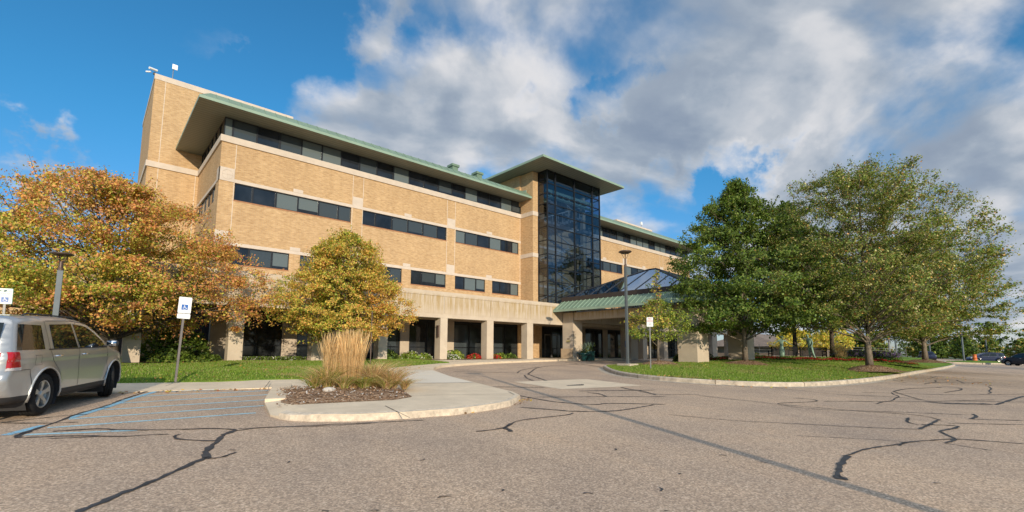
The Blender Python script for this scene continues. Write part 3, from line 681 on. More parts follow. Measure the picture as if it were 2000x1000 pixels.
    # strip windows: frame part with panes as its sub-part
    def window(x0, x1, z0, z1, muls, y=.09, ax='x', types=None):
        f = MB(); p = MB(); fw = .05
        def bx(mb, a, b, y0, y1, c, d, mi=0):
            if ax == 'x': mb.box(a, b, y0, y1, c, d, mi)
            else: mb.box(y0, y1, a, b, c, d, mi)
        off = 0 if ax == 'x' else 4.78
        e = [x0]+muls+[x1]
        bx(f, x0, x1, off+y-.03, off+y+.05, z0, z0+fw); bx(f, x0, x1, off+y-.03, off+y+.05, z1-fw, z1)
        for i, m_ in enumerate(e):
            w = .045 if 0 < i < len(e)-1 else .04
            a = m_-w if i else m_; b = m_+w if i < len(e)-1 else m_
            bx(f, a, b, off+y-.027, off+y+.052, z0+fw, z1-fw)
        for i in range(len(e)-1):
            t = types[i % len(types)] if types else rnd.choice([0, 0, 1, 2, 1])
            dy = rnd.uniform(-.002, .002)
            bx(p, e[i]+.04, e[i+1]-.04, off+y+.012+dy, off+y+.03, z0+fw, z1-fw, t)
            if t and rnd.random() < .55:
                k = z0+fw+(z1-z0)*rnd.uniform(.0, .25)
                if k > z0+fw+.05: bx(p, e[i]+.04, e[i+1]-.04, off+y+.0085, off+y+.0115, z0+fw, k, 0)
        fr = f.build('window', 'frame', B); p.build('pane', ['pane', 'blind', 'blind2'], fr, local=False)
        return fr
    step = 1.26
    for k, (a, b) in enumerate(main+rt): window(a, b, 9.15, 10.15, [a+.96+step*i for i in range(5) if a+.96+step*i < b-.4], types=[[0,0,1,1,2,2],[0,0,2,2,2,0],[1,2,0,1,0,1],[1,0,0,2,2,0],[1,0,2,0,0,2],[0,2,0,1,0,0]][k])
    for k, (a, b) in enumerate(w2+rl): window(a, b, 5.47, 6.49, [a+(b-a)*.31, a+(b-a)*.70], types=[[0,2,1],[2,0,0],[0,0,2],[0,2,1],[0,1,1],[0,0,1],[1,0,2],[0,2,0],[0,0,1],[2,0,1],[0,1,0],[0,2,1]][k])
    window(.9, 6.6, 9.15, 10.15, [2.1, 3.3, 4.5, 5.7], ax='y')
    # clerestory ribbon
    window(4.86, 27.84, 12.78, 13.89, [5.29]+[6.55+1.268*i for i in range(17)], y=.10, types=[1,2,0,2,1,1,0,2,0,1,0,0,2,0,1,0,0])
    window(36.0, 58.1, 12.78, 13.89, [37.3+1.268*i for i in range(16)], y=.10, types=[0,1,1,0,0,2,0,1,1,1])
    window(.25, 7.40, 12.78, 13.89, [1.5, 2.75, 4.0, 5.25, 6.5], y=.12, ax='y', types=[0, 0, 2])
    # eaves: soffit, fascia, steep edge and flat roof
    def eave(x0, x1, yf, yb, z, name='roof', left=True, right=False, run=.55, rise=.5):
        r = MB()
        X0, X1 = x0, x1
        r.box(X0, X1, yf, yb, z, z+.03, 2)     # soffit board
        r.box(X0-.02, X1+(.02 if right else 0), yf-.02, yf, z-.005, z+.15, 1)
        if left: r.box(X0-.02, X0, yf, yb, z-.005, z+.15, 1)
        if right: r.box(X1, X1+.02, yf, yb, z-.005, z+.15, 1)
        a = X0+(run if left else 0); b = X1-(run if right else 0)
        zz = z+.15; zt = zz+rise
        r.quad((X0,yf,zz), (X1,yf,zz), (b,yf+run,zt), (a,yf+run,zt), 0)
        if left: r.quad((X0,yb,zz), (X0,yf,zz), (a,yf+run,zt), (a,yb,zt), 0)
        if right: r.quad((X1,yf,zz), (X1,yb,zz), (b,yb,zt), (b,yf+run,zt), 0)
        r.quad((a,yf+run,zt), (b,yf+run,zt), (b,yb,zt+.35), (a,yb,zt+.35), 0)
        if left:
            for i in range(39):
                x = 4.2+i*.6
                r.add([(x-.01, -1.44, 14.04), (x+.01, -1.44, 14.04), (x+.01, -.91, 14.54), (x-.01, -.91, 14.54), (x-.01, -1.455, 14.065), (x+.01, -1.455, 14.065), (x+.01, -.925, 14.565), (x-.01, -.925, 14.565)], [(4,5,6,7), (0,4,7,3), (1,2,6,5), (0,1,5,4)])
        return r.build(name, ['copper', 'copper_lt', 'soffit'], B)
    eave(3.40, 27.80, -1.457, 7.40, 13.89)
    eave(36.1, 59.5, -1.457, 11, 13.89, left=False, right=True)
    r2 = MB(); r2.box(10.6, 27.7, 7.4, 13, 14.1, 14.9, 0); r2.build('roof', ['copper'], B)
    # soffit return strip and flashings
    fl = MB(); fl.add([(27.62, -.9, 14.55), (27.69, -.9, 14.55), (27.69, 5.2, 14.95), (27.62, 5.2, 14.95), (27.62, -.9, 14.75), (27.69, -.9, 14.75), (27.69, 5.2, 15.15), (27.62, 5.2, 15.15)], [(0,1,5,4), (4,5,6,7), (0,4,7,3), (3,7,6,2), (0,3,2,1)])
    fl.build('flashing', 'copper_lt', B)
    # roof vents
    for x in (21.2, 23.7):
        v = MB(); v.box(x-.27, x+.27, .7, 1.3, 15.0-.2, 15.62); v.box(x-.36, x+.36, .62, 1.38, 15.62, 15.80); v.build('roof_vent', 'copper', B)
    # tower roof
    z = 16.39; t = MB(); X0, X1, Y0, Y1 = 26.3, 37.45, -4.3, 9.0
    t.box(X0, X1, Y0, Y1, z, z+.04, 2)
    for a in ((X0-.03, X1+.03, Y0-.03, Y0), (X0-.03, X0, Y0, Y1), (X1, X1+.03, Y0, Y1)): t.box(*a, z-.01, z+.17, 1)
    cx, cy = (X0+X1)/2, (Y0+Y1)/2
    t.add([(X0,Y0,z+.17),(X1,Y0,z+.17),(X1,Y1,z+.17),(X0,Y1,z+.17),(cx,cy,z+1.0)], [(0,1,4),(1,2,4),(2,3,4),(3,0,4)], 0)
    t.build('tower_roof', ['copper', 'copper_lt', 'soffit'], B)
    # ---- glass tower
    gx0, gx1, gy = 28.52, 35.78, -2.60; gl = MB(); fr = MB(); zb = 4.5; zt = 16.39
    gl.quad((gx0, gy, zb), (gx1, gy, zb), (gx1, gy, zt), (gx0, gy, zt)); gl.quad((gx0, -.0, zb), (gx0, gy, zb), (gx0, gy, zt), (gx0, -.0, zt)); gl.quad((gx1, gy, zb), (gx1, 0, zb), (gx1, 0, zt), (gx1, gy, zt))
    fo = MB(); vx = [28.52, 29.54, 32.07, 34.67, 35.78]
    for i, x in enumerate(vx):
        w = .045; fo.box(x-w, x+w, gy-.07, gy+.05, zb, zt)
    for y in (-1.55, -.35):
        fo.box(gx0-.07, gx0+.04, y-.04, y+.04, zb, zt); fo.box(gx1-.04, gx1+.07, y-.04, y+.04, zb, zt)
    zs = [4.55, 5.35, 6.6, 7.75, 8.95, 10.15, 11.35, 12.55, 13.4, 14.3, 15.2, 16.3]
    for zz in zs:
        fo.box(gx0, gx1, gy-.06, gy+.04, zz-.035, zz+.035); fo.box(gx0-.06, gx0+.03, gy, 0, zz-.035, zz+.035); fo.box(gx1-.03, gx1+.06, gy, 0, zz-.035, zz+.035)
    tw = fo.build('curtain_wall', 'frame', B); gl.build('glass', 'tglass', tw)
    ins = MB()
    ins.box(28.6, 35.7, 3.2, 3.4, 4.4, 16.3, 0)            # back wall
    for zz in (4.4, 8.2, 11.9): ins.box(28.7, 30.6, -1.9, 3.2, zz, zz+.25, 1); ins.box(34.2, 35.6, -1.9, 3.2, zz, zz+.25, 1)
    ins.box(28.6, 35.7, -2.3, 3.2, 15.6, 15.75, 1)
    for zz in (14.65, 14.1): ins.box(28.9, 35.5, -2.2, -2.05, zz, zz+.22, 3)
    for i in range(8): ins.box(29.4+i*.8, 29.5+i*.8, -2.25, -2.1, 14.1, 14.87, 3)
    for yy in (-1.7, .2): ins.box(34.4, 34.75, yy, yy+.35, 4.4, 15.6, 0)
    z0 = 4.4; fl_ = 0
    while z0 < 14.5:     # dog-leg stair flights
        a, b = (30.0, 34.8) if fl_ % 2 == 0 else (34.8, 30.0); y = -1.6 if fl_ % 2 == 0 else -.1
        n = 12
        for i in range(n):
            xa = a+(b-a)*i/n; xb = a+(b-a)*(i+1)/n; zz = z0+1.85*i/n
            ins.box(min(xa, xb), max(xa, xb), y, y+1.3, zz-.12, zz+.12, 1)
        for k in (0, 1.25):
            ins.tube([(a, y+k, z0+.95), (b, y+k, z0+1.85+.95)], .03, 6, 2)
            for i in range(7): ins.tube([(a+(b-a)*i/6, y+k, z0+1.85*i/6), (a+(b-a)*i/6, y+k, z0+.95+1.85*i/6)], .016, 4, 2)
        z0 += 1.85; fl_ += 1
    ins.build('staircase', ['tan_int', 'floor_edge', 'white_steel', 'copper_lt'], B)
    # ---- precast arcade
    Y0, Y1 = -4.6, -4.0; A = MB()
    x0, x1 = -1.2, 65.6
    A.box(x0, x1, Y0, Y1, 3.06, 4.14); A.box(x0, x1, Y0-.0, Y1, 2.77, 3.04); A.box(x0, x1, Y0+.012, Y1-.012, 3.04, 3.06)
    A.box(x0, x1, Y0+.012, Y1-.012, 4.14, 4.16); A.box(x0-.02, x1+.02, Y0-.02, Y1, 4.16, 4.45)
    A.box(x0, x1, Y1, -.0, 4.15, 4.32); A.box(x0, 58.2, -.5, 0, 2.95, 4.15)
    A.box(x0, 26.9, Y1, -.5, 3.35, 3.5)
    VJ = MB()
    for x in (1.4, 5.2, 9.05, 12.9, 16.85, 20.68, 24.52, 28.4, 36.2, 40, 44, 48, 52): VJ.box(x-.008, x+.008, Y0-.003, Y0+.01, 3.06, 4.14)
    A.merge(VJ, 1); A.build('arcade_beam', ['precast', 'joint_dark'], B)
    cols = [(1.1,1.7),(4.9,5.52),(8.7,9.35),(12.42,12.98),(16.6,17.14),(20.39,20.98),(24.22,24.84),(39.6,40.3),(43.4,44.1),(47.2,47.9),(51,51.7),(54.1,55.3),(58.5,61.4),(64.4,65.6)]
    for i, (a, b) in enumerate(cols):
        c = MB(); c.box(a, b, Y0+.004, -3.95, -.05, 2.77)
        c.build('column', 'precast', B, bevel=.015)
    # big piers of the entrance
    e = MB(); e.box(28.1, 29.2, -5.72, -4.62, -.1, 2.86); e.box(28.12, 29.18, -5.70, -4.62, 2.88, 3.72); e.box(28.13, 29.17, -5.69, -4.63, 2.86, 2.88); e.build('entrance_pier', 'precast', B, bevel=.015)
    e = MB(); e.box(27.96, 28.097, -5.70, -4.55, -.08, .90); e.build('pier_plinth', 'tan', B, bevel=.01)
    e = MB(); e.box(35.9, 37.0, -5.72, -4.62, -.1, 3.72); e.build('entrance_pier', 'precast', B, bevel=.015)
    for a in (28.1, 35.4):
        e = MB(); e.box(a, a+1.5, -15.75, -14.45, -.35, 3.72); e.build('canopy_pier', 'precast', B, bevel=.015)
    # shop-front glazing under the arcade
    def bay(a, b, door=False):
        f = MB(); g = MB(); y = .10
        f.box(a, b, y-.04, y+.05, .0, .12); f.box(a, b, y-.04, y+.05, 2.80, 2.95)
        k = max(2, round((b-a)/1.35)); 
        for i in range(k+1):
            x = a+(b-a)*i/k; f.box(max(a, x-.035), min(b, x+.035), y-.045, y+.055, .12, 2.80)
        f.box(a, b, y-.042, y+.04, .92, .99); 
        g.box(a, b, y, y+.02, .12, 2.80, 0)
        for i in range(k):
            if rnd.random() < .33: xa = a+(b-a)*i/k+.05; g.box(xa, xa+(b-a)/k*.8, y-.004, y, .14, rnd.choice([.9, 2.7, 2.7]), 1)
        o = f.build('lobby_window', 'frame', B); g.build('pane', ['shop', 'blind2'], o)
        if door:
            d = MB()
            for x in (a+(b-a)*.35, a+(b-a)*.65):
                d.box(x-.5, x+.5, y-.09, y-.06, .05, .12); d.box(x-.5, x+.5, y-.09, y-.06, 2.15, 2.23)
                for s in (-.5, .44): d.box(x+s, x+s+.06, y-.09, y-.06, .12, 2.15)
                d.box(x-.42, x-.39, y-.16, y-.12, .8, 1.4)
            d.build('door', 'metal', B)
    rp = [(-1.2,1.0),(4.9,5.75),(8.55,9.4),(12.3,13.2),(16.3,17.0),(20.05,20.86),(23.9,24.66),(35.8,36.6),(39.4,40.2),(43.2,44),(47,47.8),(50.9,51.7),(54.6,58.2)]
    for a, b in rp: P = MB(); P.box(a, b, -.02, .34, 0, 2.95); P.build('rear_pier', 'precast', B, bevel=.01)
    # pale ribbed panels behind the first bays
    P = MB()
    for i in range(4): P.box(2.0+i*.55, 2.49+i*.55, -.25, .34, 0, 2.95)
    P.build('ribbed_panel', 'precast', B)
    bays = [(5.75,8.55),(9.4,12.3),(13.2,16.3),(17.0,20.05),(20.86,23.9),(24.66,27.5),(30.4,33.1),(33.1,35.8),(36.6,39.4),(40.2,43.2),(44,47),(47.8,50.9),(51.7,54.6)]
    for i, (a, b) in enumerate(bays): bay(a, b, i in (6, 7))
    Q = MB(); Q.box(27.5, 30.4, -.06, .3, 0, 2.95); Q.build('lobby_brick_wall', 'brick', B)
    # dark interior block so the glass has depth
    I = MB(); I.box(-1, 58, 4.2, 4.3, 0, 4.2); I.box(-1, 58, .35, 4.2, -.02, .03); I.build('lobby_interior', 'dark_panel', B)
    # wall sconce on a column
    s = MB(); s.box(16.50, 16.6, -4.45, -4.3, 1.55, 2.25); s.box(16.47, 16.6, -4.48, -4.27, 2.25, 2.29); s.build('wall_light', 'bronze', B)
    # plaque on the entrance pier
    s = MB(); s.box(28.085, 28.1, -5.35, -5.1, 1.62, 1.69, 0); s.build('plaque', ['bronze'], B)
    s = MB(); s.box(28.085, 28.1, -5.42, -5.02, 1.4, 1.55, 0); s.build('notice_sign', ['sign_yellow'], B)
    s = MB(); s.box(35.885, 35.9, -5.5, -5.1, 1.1, 1.65, 0); s.build('blue_sign', ['signblue'], B)
    # ---- entrance canopy
    K = MB(); cx0, cx1, cy0, cy1 = 27.0, 37.5, -16.5, -4.62; z = 3.73
    K.box(cx0, cx0+.03, cy0, cy1, z, z+.17, 1); K.box(cx1-.03, cx1, cy0, cy1, z, z+.17, 1); K.box(cx0, cx1, cy0-.03, cy0, z, z+.17, 1)
    i0, i1, j0, j1 = 28.0, 36.5, -15.5, -5.4; zz = z+.17; zu = 4.60
    K.quad((cx0, cy1, zz), (cx0, cy0, zz), (i0, j0, zu), (i0, cy1, zu), 0); K.quad((cx0, cy0, zz), (cx1, cy0, zz), (i1, j0, zu), (i0, j0, zu), 0)
    K.quad((cx1, cy0, zz), (cx1, cy1, zz), (i1, cy1, zu), (i1, j0, zu), 0)
    K.quad((cx0, cy0, z+.01), (cx0, cy1, z+.01), (i0, cy1, z+.25), (i0, j0, z+.25), 2); K.quad((cx1, cy1, z+.01), (cx1, cy0, z+.01), (i1, j0, z+.25), (i1, cy1, z+.25), 2); K.quad((cx1, cy0, z+.01), (cx0, cy0, z+.01), (i0, j0, z+.25), (i1, j0, z+.25), 2)
    sm = MB()
    def seam(a, b):
        a, b = Vector(a), Vector(b); d = (b-a).normalized(); n = d.cross(Vector((0,0,1))).normalized()*.018; u = Vector((0,0,.045))
        sm.add([a-n, a+n, b+n, b-n, a-n+u, a+n+u, b+n+u, b-n+u], [(4,5,6,7), (0,1,5,4), (1,2,6,5), (3,0,4,7)])
    y = cy1-.35
    while y > cy0+.2:
        k = min(1, (y-cy0)/1.0) if y-cy0 < 1 else 1
        seam((cx0, y, zz), (cx0+(i0-cx0)*k, y, zz+(zu-zz)*k)); seam((cx1, y, zz), (cx1-(cx1-i1)*k, y, zz+(zu-zz)*k)); y -= .42
    x = cx0+.4
    while x < cx1-.2:
        k = min(1, (x-cx0)/1., (cx1-x)/1.); seam((x, cy0, zz), (x, cy0+(j0-cy0)*k, zz+(zu-zz)*k)); x += .42
    K.merge(sm, 1); K.build('canopy_roof', ['copper', 'copper_lt', 'soffit'], B)
    b = MB()
    for q in ((i0, i0+.12, j0, cy1), (i1-.12, i1, j0, cy1)): b.box(*q, zu-.05, 4.95)
    b.box(i0, i1, j0, j0+.12, zu-.05, 4.952); b.build('skylight_kerb', 'dark_panel', B)
    # perimeter beams under the canopy
    b = MB(); b.box(28.2, 28.9, -14.45, -5.72, 3.12, 3.70); b.box(36.0, 36.7, -14.45, -5.72, 3.12, 3.70); b.box(29.6, 35.4, -15.5, -14.7, 3.12, 3.70); b.box(29.2, 35.9, -5.4, -4.62, 3.0, 3.70)
    b.build('canopy_beam', 'precast', B)
    # skylight: hipped glass with ridge, ribs
    ax0, ax1, ay0, ay1 = i0+.1, i1-.1, j0+.1, cy1-.1; za = 4.95; ap = (32.2, -10.6, 7.05); ap2 = (32.2, -9.9, 7.05)
    g = MB(); c = [(ax0, ay0, za), (ax1, ay0, za), (ax1, ay1, za), (ax0, ay1, za)]
    g.add(c+[ap, ap2], [(0,1,4), (1,2,5,4), (2,3,5), (3,0,4,5)], 0)
    r = MB()
    def rib(a, b, w=.05): r.tube([a, b], w, 4)
    for a, q in ((c[0], ap), (c[1], ap), (c[2], ap2), (c[3], ap2), (ap, ap2)): rib(a, q, .07)
    n = 8
    for i in range(1, n):
        y = ay0+(ay1-ay0)*i/n; k = min(1, (y-ay0)/(ap[1]-ay0)) if y < ap[1] else (1 if y < ap2[1] else (ay1-y)/(ay1-ap2[1]))
        rib((ax0, y, za), (ax0+(ap[0]-ax0)*k, y, za+(ap[2]-za)*k)); rib((ax1, y, za), (ax1-(ax1-ap[0])*k, y, za+(ap[2]-za)*k))
    for i in range(1, 6):
        x = ax0+(ax1-ax0)*i/6; k = 1-abs(x-ap[0])/(ap[0]-ax0); rib((x, ay0, za), (x, ay0+(ap[1]-ay0)*k, za+(ap[2]-za)*k))
    sk = r.build('skylight_frame', 'frame', B); g.build('glass', 'sglass', sk)
    # white steel under the skylight
    t_ = MB()
    for i in range(6):
        y = -14.2+i*1.7; t_.tube([(28.6, y, 3.8), (36.2, y, 3.8)], .06, 6); t_.tube([(28.6, y, 4.5), (32.2, y, 5.6), (36.2, y, 4.5)], .05, 6)
        for j in range(7): t_.tube([(28.8+j*1.05, y, 3.8), (29.3+j*1.05, y, 4.6+.9*(1-abs(j-3)/3.5))], .03, 5); t_.tube([(29.3+j*1.05, y, 4.6+.9*(1-abs(j-3)/3.5)), (29.85+j*1.05, y, 3.8)], .03, 5)
    for x in (29.2, 32.2, 35.4): t_.tube([(x, -15, 3.85), (x, -5.3, 3.85)], .05, 6)
    t_.build('truss', 'white_steel', B)
    # under-canopy lamp discs, ceiling line
    return B
def roof_things():
    t = thing('security_camera', 'white security camera sticking out from the top left corner of the stair core', 'camera', (1.95, 7.6, 18.7))
    b = MB(); b.box(1.86, 2.0, 7.5, 7.7, 18.70, 18.76); b.tube([(1.95, 7.55, 18.76), (1.95, 7.55, 18.86)], .03, 6); b.build('bracket', 'metal', t)
    b = MB(); b.tube([(2.05, 7.4, 18.90), (1.62, 7.2, 18.84)], .075, 10); b.tube([(1.75, 7.6, 18.80), (1.5, 7.75, 18.78)], .05, 8); b.build('housing', 'white', t)
    t = thing('antenna', 'white flat panel antenna on a thin mast standing on the brick parapet', 'antenna', (2.9, 7.55, 18.7))
    b = MB(); b.tube([(2.9, 7.55, 18.7), (2.9, 7.55, 19.5)], .022, 8); b.build('mast', 'metal', t)
    b = MB(); b.box(2.82, 3.12, 7.4, 7.46, 19.38, 19.74); b.build('panel', 'white', t, bevel=.02)
    t = thing('rooftop_detector', 'small white dome detector on the far parapet above the right wing', 'rooftop device', (53.6, 4.1, 17.1))
    b = MB(); b.tube([(53.6, 4.1, 17.1), (53.6, 4.1, 17.5)], .03, 6); b.build('mast', 'metal', t)
    b = MB(); b.box(53.45, 53.75, 4.0, 4.2, 17.45, 17.85); b.build('panel', 'white', t, bevel=.02)
# ================================================================ PLANTS
def leaf_mesh(name, C, size, colors, parent, rs, droop=.0, smax=1.0, nrm=None):
    """kite shaped leaves at centres C"""
    n = len(C)
    a = rs.randn(n, 3); a[:, 2] -= droop; a /= np.linalg.norm(a, axis=1)[:, None]
    up = rs.randn(n, 3)*.8+np.array([0, 0, 1.0])
    if nrm is not None: up = up*.75+nrm*.9
    b = np.cross(up, a); b /= np.linalg.norm(b, axis=1)[:, None]+1e-9
    s = (size*(.6+.8*rs.rand(n)))[:, None]
    V = np.stack([C-a*s*.5, C+b*s*.38-a*s*.02, C+a*s*.6, C-b*s*.38-a*s*.02], 1).reshape(-1, 3)
    F = np.arange(4*n).reshape(-1, 4)
    return npmesh(name, V, F, ['leaf'], np.repeat(colors, 4, 0), parent=parent)
def palette(cols, wts, n, rs, jit=.18):
    cols = np.array(cols); w = np.array(wts, float); w /= w.sum()
    i = rs.choice(len(cols), n, p=w)
    return np.clip(cols[i]*(1+jit*rs.randn(n, 1))*(1+.06*rs.randn(n, 3)), .002, 1)
def tree(name, label, loc, H, z0, Rad, prof, nleaf, leaf, colf, trunk_r, seed, bark='bark', nlimb=46, spread=.32, group=None, shell=.55, cat='tree', squash=1., offs=(0,0), trunk_top=.86, fork=False, mound=None, gap=1.):
    rs = np.random.RandomState(seed); rr = random.Random(seed)
    T = thing(name, label, cat, loc, group)
    L0 = Vector(loc)
    pu = [p[0] for p in prof]; pr = [p[1] for p in prof]
    R_at = lambda u: np.interp(u, pu, pr)*Rad
    lob = [(rr.uniform(0, 6.28), rr.uniform(0, 6.28), rr.choice([2, 3, 5, 7]), rr.uniform(.05, .11)) for _ in range(6)]
    def lobf(az, u): return np.minimum(1.16, 1+sum(a*np.sin(k*az+p+(3+k)*u*1.6*np.sin(q)) for p, q, k, a in lob))
    b = MB()
    # trunk
    top = z0+(H-z0)*trunk_top; pts = []; rad = []
    for i in range(9):
        u = i/8; zz = u*top
        pts.append((L0.x+offs[0]*u+math.sin(u*5+seed)*.05*Rad*.2, L0.y+offs[1]*u+math.cos(u*4+seed)*.04*Rad*.2, L0.z+zz)); rad.append(trunk_r*(1.25 if i == 0 else 1)*(1-u*.88)+.008)
    b.tube(pts, rad, 10)
    def trunk_at(z):
        u = max(0, min(1, z/top)); f = u*8; i = min(7, int(f)); return Vector(pts[i]).lerp(Vector(pts[i+1]), f-i)
    cl = []; 
    for i in range(nlimb):
        u = (i+.5)/nlimb; u = u**.85; az = i*2.39996+rr.uniform(-.3, .3)
        ze = z0+(H-z0)*(.03+.95*u); rad_e = R_at(u)*float(lobf(az, u))*rr.uniform(.74, 1.03)
        end = Vector((L0.x+offs[0]*u+rad_e*math.cos(az), L0.y+offs[1]*u+rad_e*math.sin(az)*squash, L0.z+ze))
        zs = max(z0*.72, ze-rad_e*rr.uniform(.5, .9)*(1 if u > .25 else .35)); zs = min(zs, top*.97); st = trunk_at(zs)
        mid = st.lerp(end, .5)+Vector((0, 0, rad_e*.10*(1.4-u*1.2)))
        P = []
        for k in range(6):
            t = k/5; P.append(st*(1-t)**2+mid*2*t*(1-t)+end*t*t)
        r0 = max(.012, trunk_r*.34*(1-u*.75)); b.tube(P, [r0*(1-.85*k/5)+.004 for k in range(6)], 5, cap=False)
        for k in range(9):
            t = rr.uniform(.22, 1.0); o = st*(1-t)**2+mid*2*t*(1-t)+end*t*t
            d = (end-st).normalized(); sd = Vector((rr.gauss(0, 1), rr.gauss(0, 1), rr.gauss(.1, .45))).normalized()
            ln = rad_e*.34*rr.uniform(.4, 1)*(1.1-.5*t)+.15; e = o+(d*.5+sd*.8).normalized()*ln
            b.tube([o, o.lerp(e, .5)+Vector((0, 0, .04)), e], [r0*.28+.003, r0*.16+.003, .003], 4, cap=False)
            cl.append(e); cl.append(o.lerp(e, .55))
        cl.append(end)
    spr = []
    for i in range(int(nlimb*2.2)):
        u = rr.random()**.8; az = rr.uniform(0, 6.283); q = float(R_at(u))*float(lobf(az, u))*rr.uniform(.9, 1.0)
        o = Vector((L0.x+offs[0]*u+q*math.cos(az), L0.y+offs[1]*u+q*math.sin(az)*squash, L0.z+z0+(H-z0)*(.03+.95*u)))
        d = Vector((math.cos(az)*(1-u*.6), math.sin(az)*(1-u*.6), .15+u*.9+rr.gauss(0, .25))).normalized(); ln = rr.uniform(.25, .62)*(Rad/5)**.5; e = o+d*ln
        b.tube([o-d*.5, o, e], [.010, .006, .003], 4, cap=False)
        for k in range(26): t = rr.uniform(-.15, 1.05); spr.append(tuple(o+d*ln*t+Vector((rr.gauss(0, 1), rr.gauss(0, 1), rr.gauss(0, 1)))*.075))
    b.build('trunk', bark, T, smooth=True)
    # extra clusters spread through the outer crown
    m = int(len(cl)*.55); az = rs.rand(m)*6.283; u = rs.rand(m)
    w = np.interp(u, pu, pr); keep = rs.rand(m) < w/max(pr); az, u = az[keep], u[keep]
    rr_ = R_at(u)*lobf(az, u)*(shell+(1-shell)*rs.rand(len(u))**.6)
    ex = np.stack([L0.x+offs[0]*u+rr_*np.cos(az), L0.y+offs[1]*u+rr_*np.sin(az)*squash, L0.z+z0+(H-z0)*(.02+.96*u)], 1)
    cen = np.concatenate([np.array([tuple(c) for c in cl]), ex])
    wt = .12+rs.rand(len(cen))**1.6; wt /= wt.sum()
    ci = rs.choice(len(cen), nleaf, p=wt)
    sp = spread*(Rad**.7)*.27*(.45+rs.rand(len(cen)))
    g = rs.randn(nleaf, 3); C = cen[ci]+g*sp[ci][:, None]*np.array([1, 1, .48])
    # open gaps between the boughs
    fq = 5.2/Rad**.5; ph = rs.rand(6)*6.28
    gv = np.sin(C[:, 0]*fq*.9+ph[0]+1.3*np.sin(C[:, 2]*fq*.8+ph[1]))+np.sin(C[:, 1]*fq+ph[2]+1.2*np.sin(C[:, 0]*fq*.7+ph[3]))+1.1*np.sin(C[:, 2]*fq*1.5+ph[4]+1.1*np.sin((C[:, 0]+C[:, 1])*fq*.5+ph[5]))
    ok = rs.rand(len(C)) < np.clip(.62+gv*.42*gap, .05, 1); C = C[ok]; ci = ci[ok]
    # keep leaves inside the crown outline (soft)
    uu = (C[:, 2]-L0.z-z0)/(H-z0); ok = (uu > -.06) & (uu < 1.04); C = C[ok]; ci = ci[ok]; uu = uu[ok]
    x = C[:, 0]-L0.x-offs[0]*uu; y = (C[:, 1]-L0.y-offs[1]*uu)/squash; rad_ = np.hypot(x, y); aa = np.arctan2(y, x)
    ok = rad_ < R_at(np.clip(uu, 0, 1))*lobf(aa, uu)*1.13+.15; C = C[ok]; ci = ci[ok]; uu = uu[ok]; rad_ = rad_[ok]
    if nlimb > 20:
        sa = np.array(spr); C = np.concatenate([C, sa]); ci = np.concatenate([ci, rs.randint(0, len(cen), len(sa))]); su = (sa[:, 2]-L0.z-z0)/(H-z0); uu = np.concatenate([uu, su]); rad_ = np.concatenate([rad_, np.hypot(sa[:, 0]-L0.x-offs[0]*su, sa[:, 1]-L0.y-offs[1]*su)])
    ctr = np.array([L0.x, L0.y, L0.z+z0+(H-z0)*.4]); nr = C-ctr; nr /= np.linalg.norm(nr, axis=1)[:, None]
    clump = rs.rand(len(cen))[ci]
    col = colf(C-np.array(L0), uu, rad_/Rad, clump, rs)
    leaf_mesh('crown', C-np.array(L0), leaf, col, T, rs, .5, nrm=nr)
    if mound:
        md = MB(); k = 22; prof_ = [(1, -.06), (.8, .05), (.55, .55), (.3, .9), (.0, 1)]
        o = len(md.v)
        for f_, h_ in prof_:
            for j in range(k):
                t = 2*math.pi*j/k; q = f_*mound[0]*(1+.08*math.sin(3*t+seed)+rr.uniform(-.04, .04)); md.v.append((L0.x+q*math.cos(t), L0.y+q*math.sin(t), L0.z-mound[1]+h_*mound[1]*rr.uniform(.9, 1.1)))
        for i in range(4):
            for j in range(k): md.f.append([i*k+j, i*k+(j+1) % k, (i+1)*k+(j+1) % k, (i+1)*k+j]); md.m.append(0)
        md.build('mulch_mound', 'mulch', T, smooth=True)
    return T
LF = dict(rust=(.58, .25, .11), orange=(.68, .35, .10), gold=(.66, .45, .10), yel=(.58, .52, .09), yg=(.32, .37, .045), grn=(.155, .235, .03), dgrn=(.07, .115, .02), mid=(.125, .185, .03), olive=(.25, .235, .055), cream=(.62, .54, .24), brown=(.19, .10, .04), lit=(.27, .34, .075))
def pal(keys, w): return ([LF[k] for k in keys], w)
def blend(n, rs, f, A, Bp):
    a = palette(*A, n, rs); b = palette(*Bp, n, rs); m = rs.rand(n) < f
    a[m] = b[m]; return a
def col_orange(P, u, r, c, rs):
    n = len(P)
    # greenest in the lower middle facing the road, rust towards the top and left
    s = (P[:, 0]*.743-P[:, 1]*.669)      # sideways
    q = np.exp(-((s-.2)/2.3)**2-((u-.33)/.25)**2)*1.35-.12+.10*np.sin(s*1.7+P[:, 2]*2)
    base = palette(*pal(['rust', 'orange', 'gold', 'brown', 'yg'], [6, 5.2, 3.0, .8, .5]), n, rs)
    gr = palette(*pal(['yel', 'yg', 'grn', 'gold'], [6, 4, 1.6, 2.5]), n, rs)
    m = rs.rand(n) < np.clip(q+(c-.5)*.9+(r < .55)*.35, 0.08, .95); base[m] = gr[m]
    left = (s < -2.2) & (u > .35) & (rs.rand(n) < .35); base[left] = palette(*pal(['yg', 'yel'], [1, 1]), left.sum(), rs)
    return base
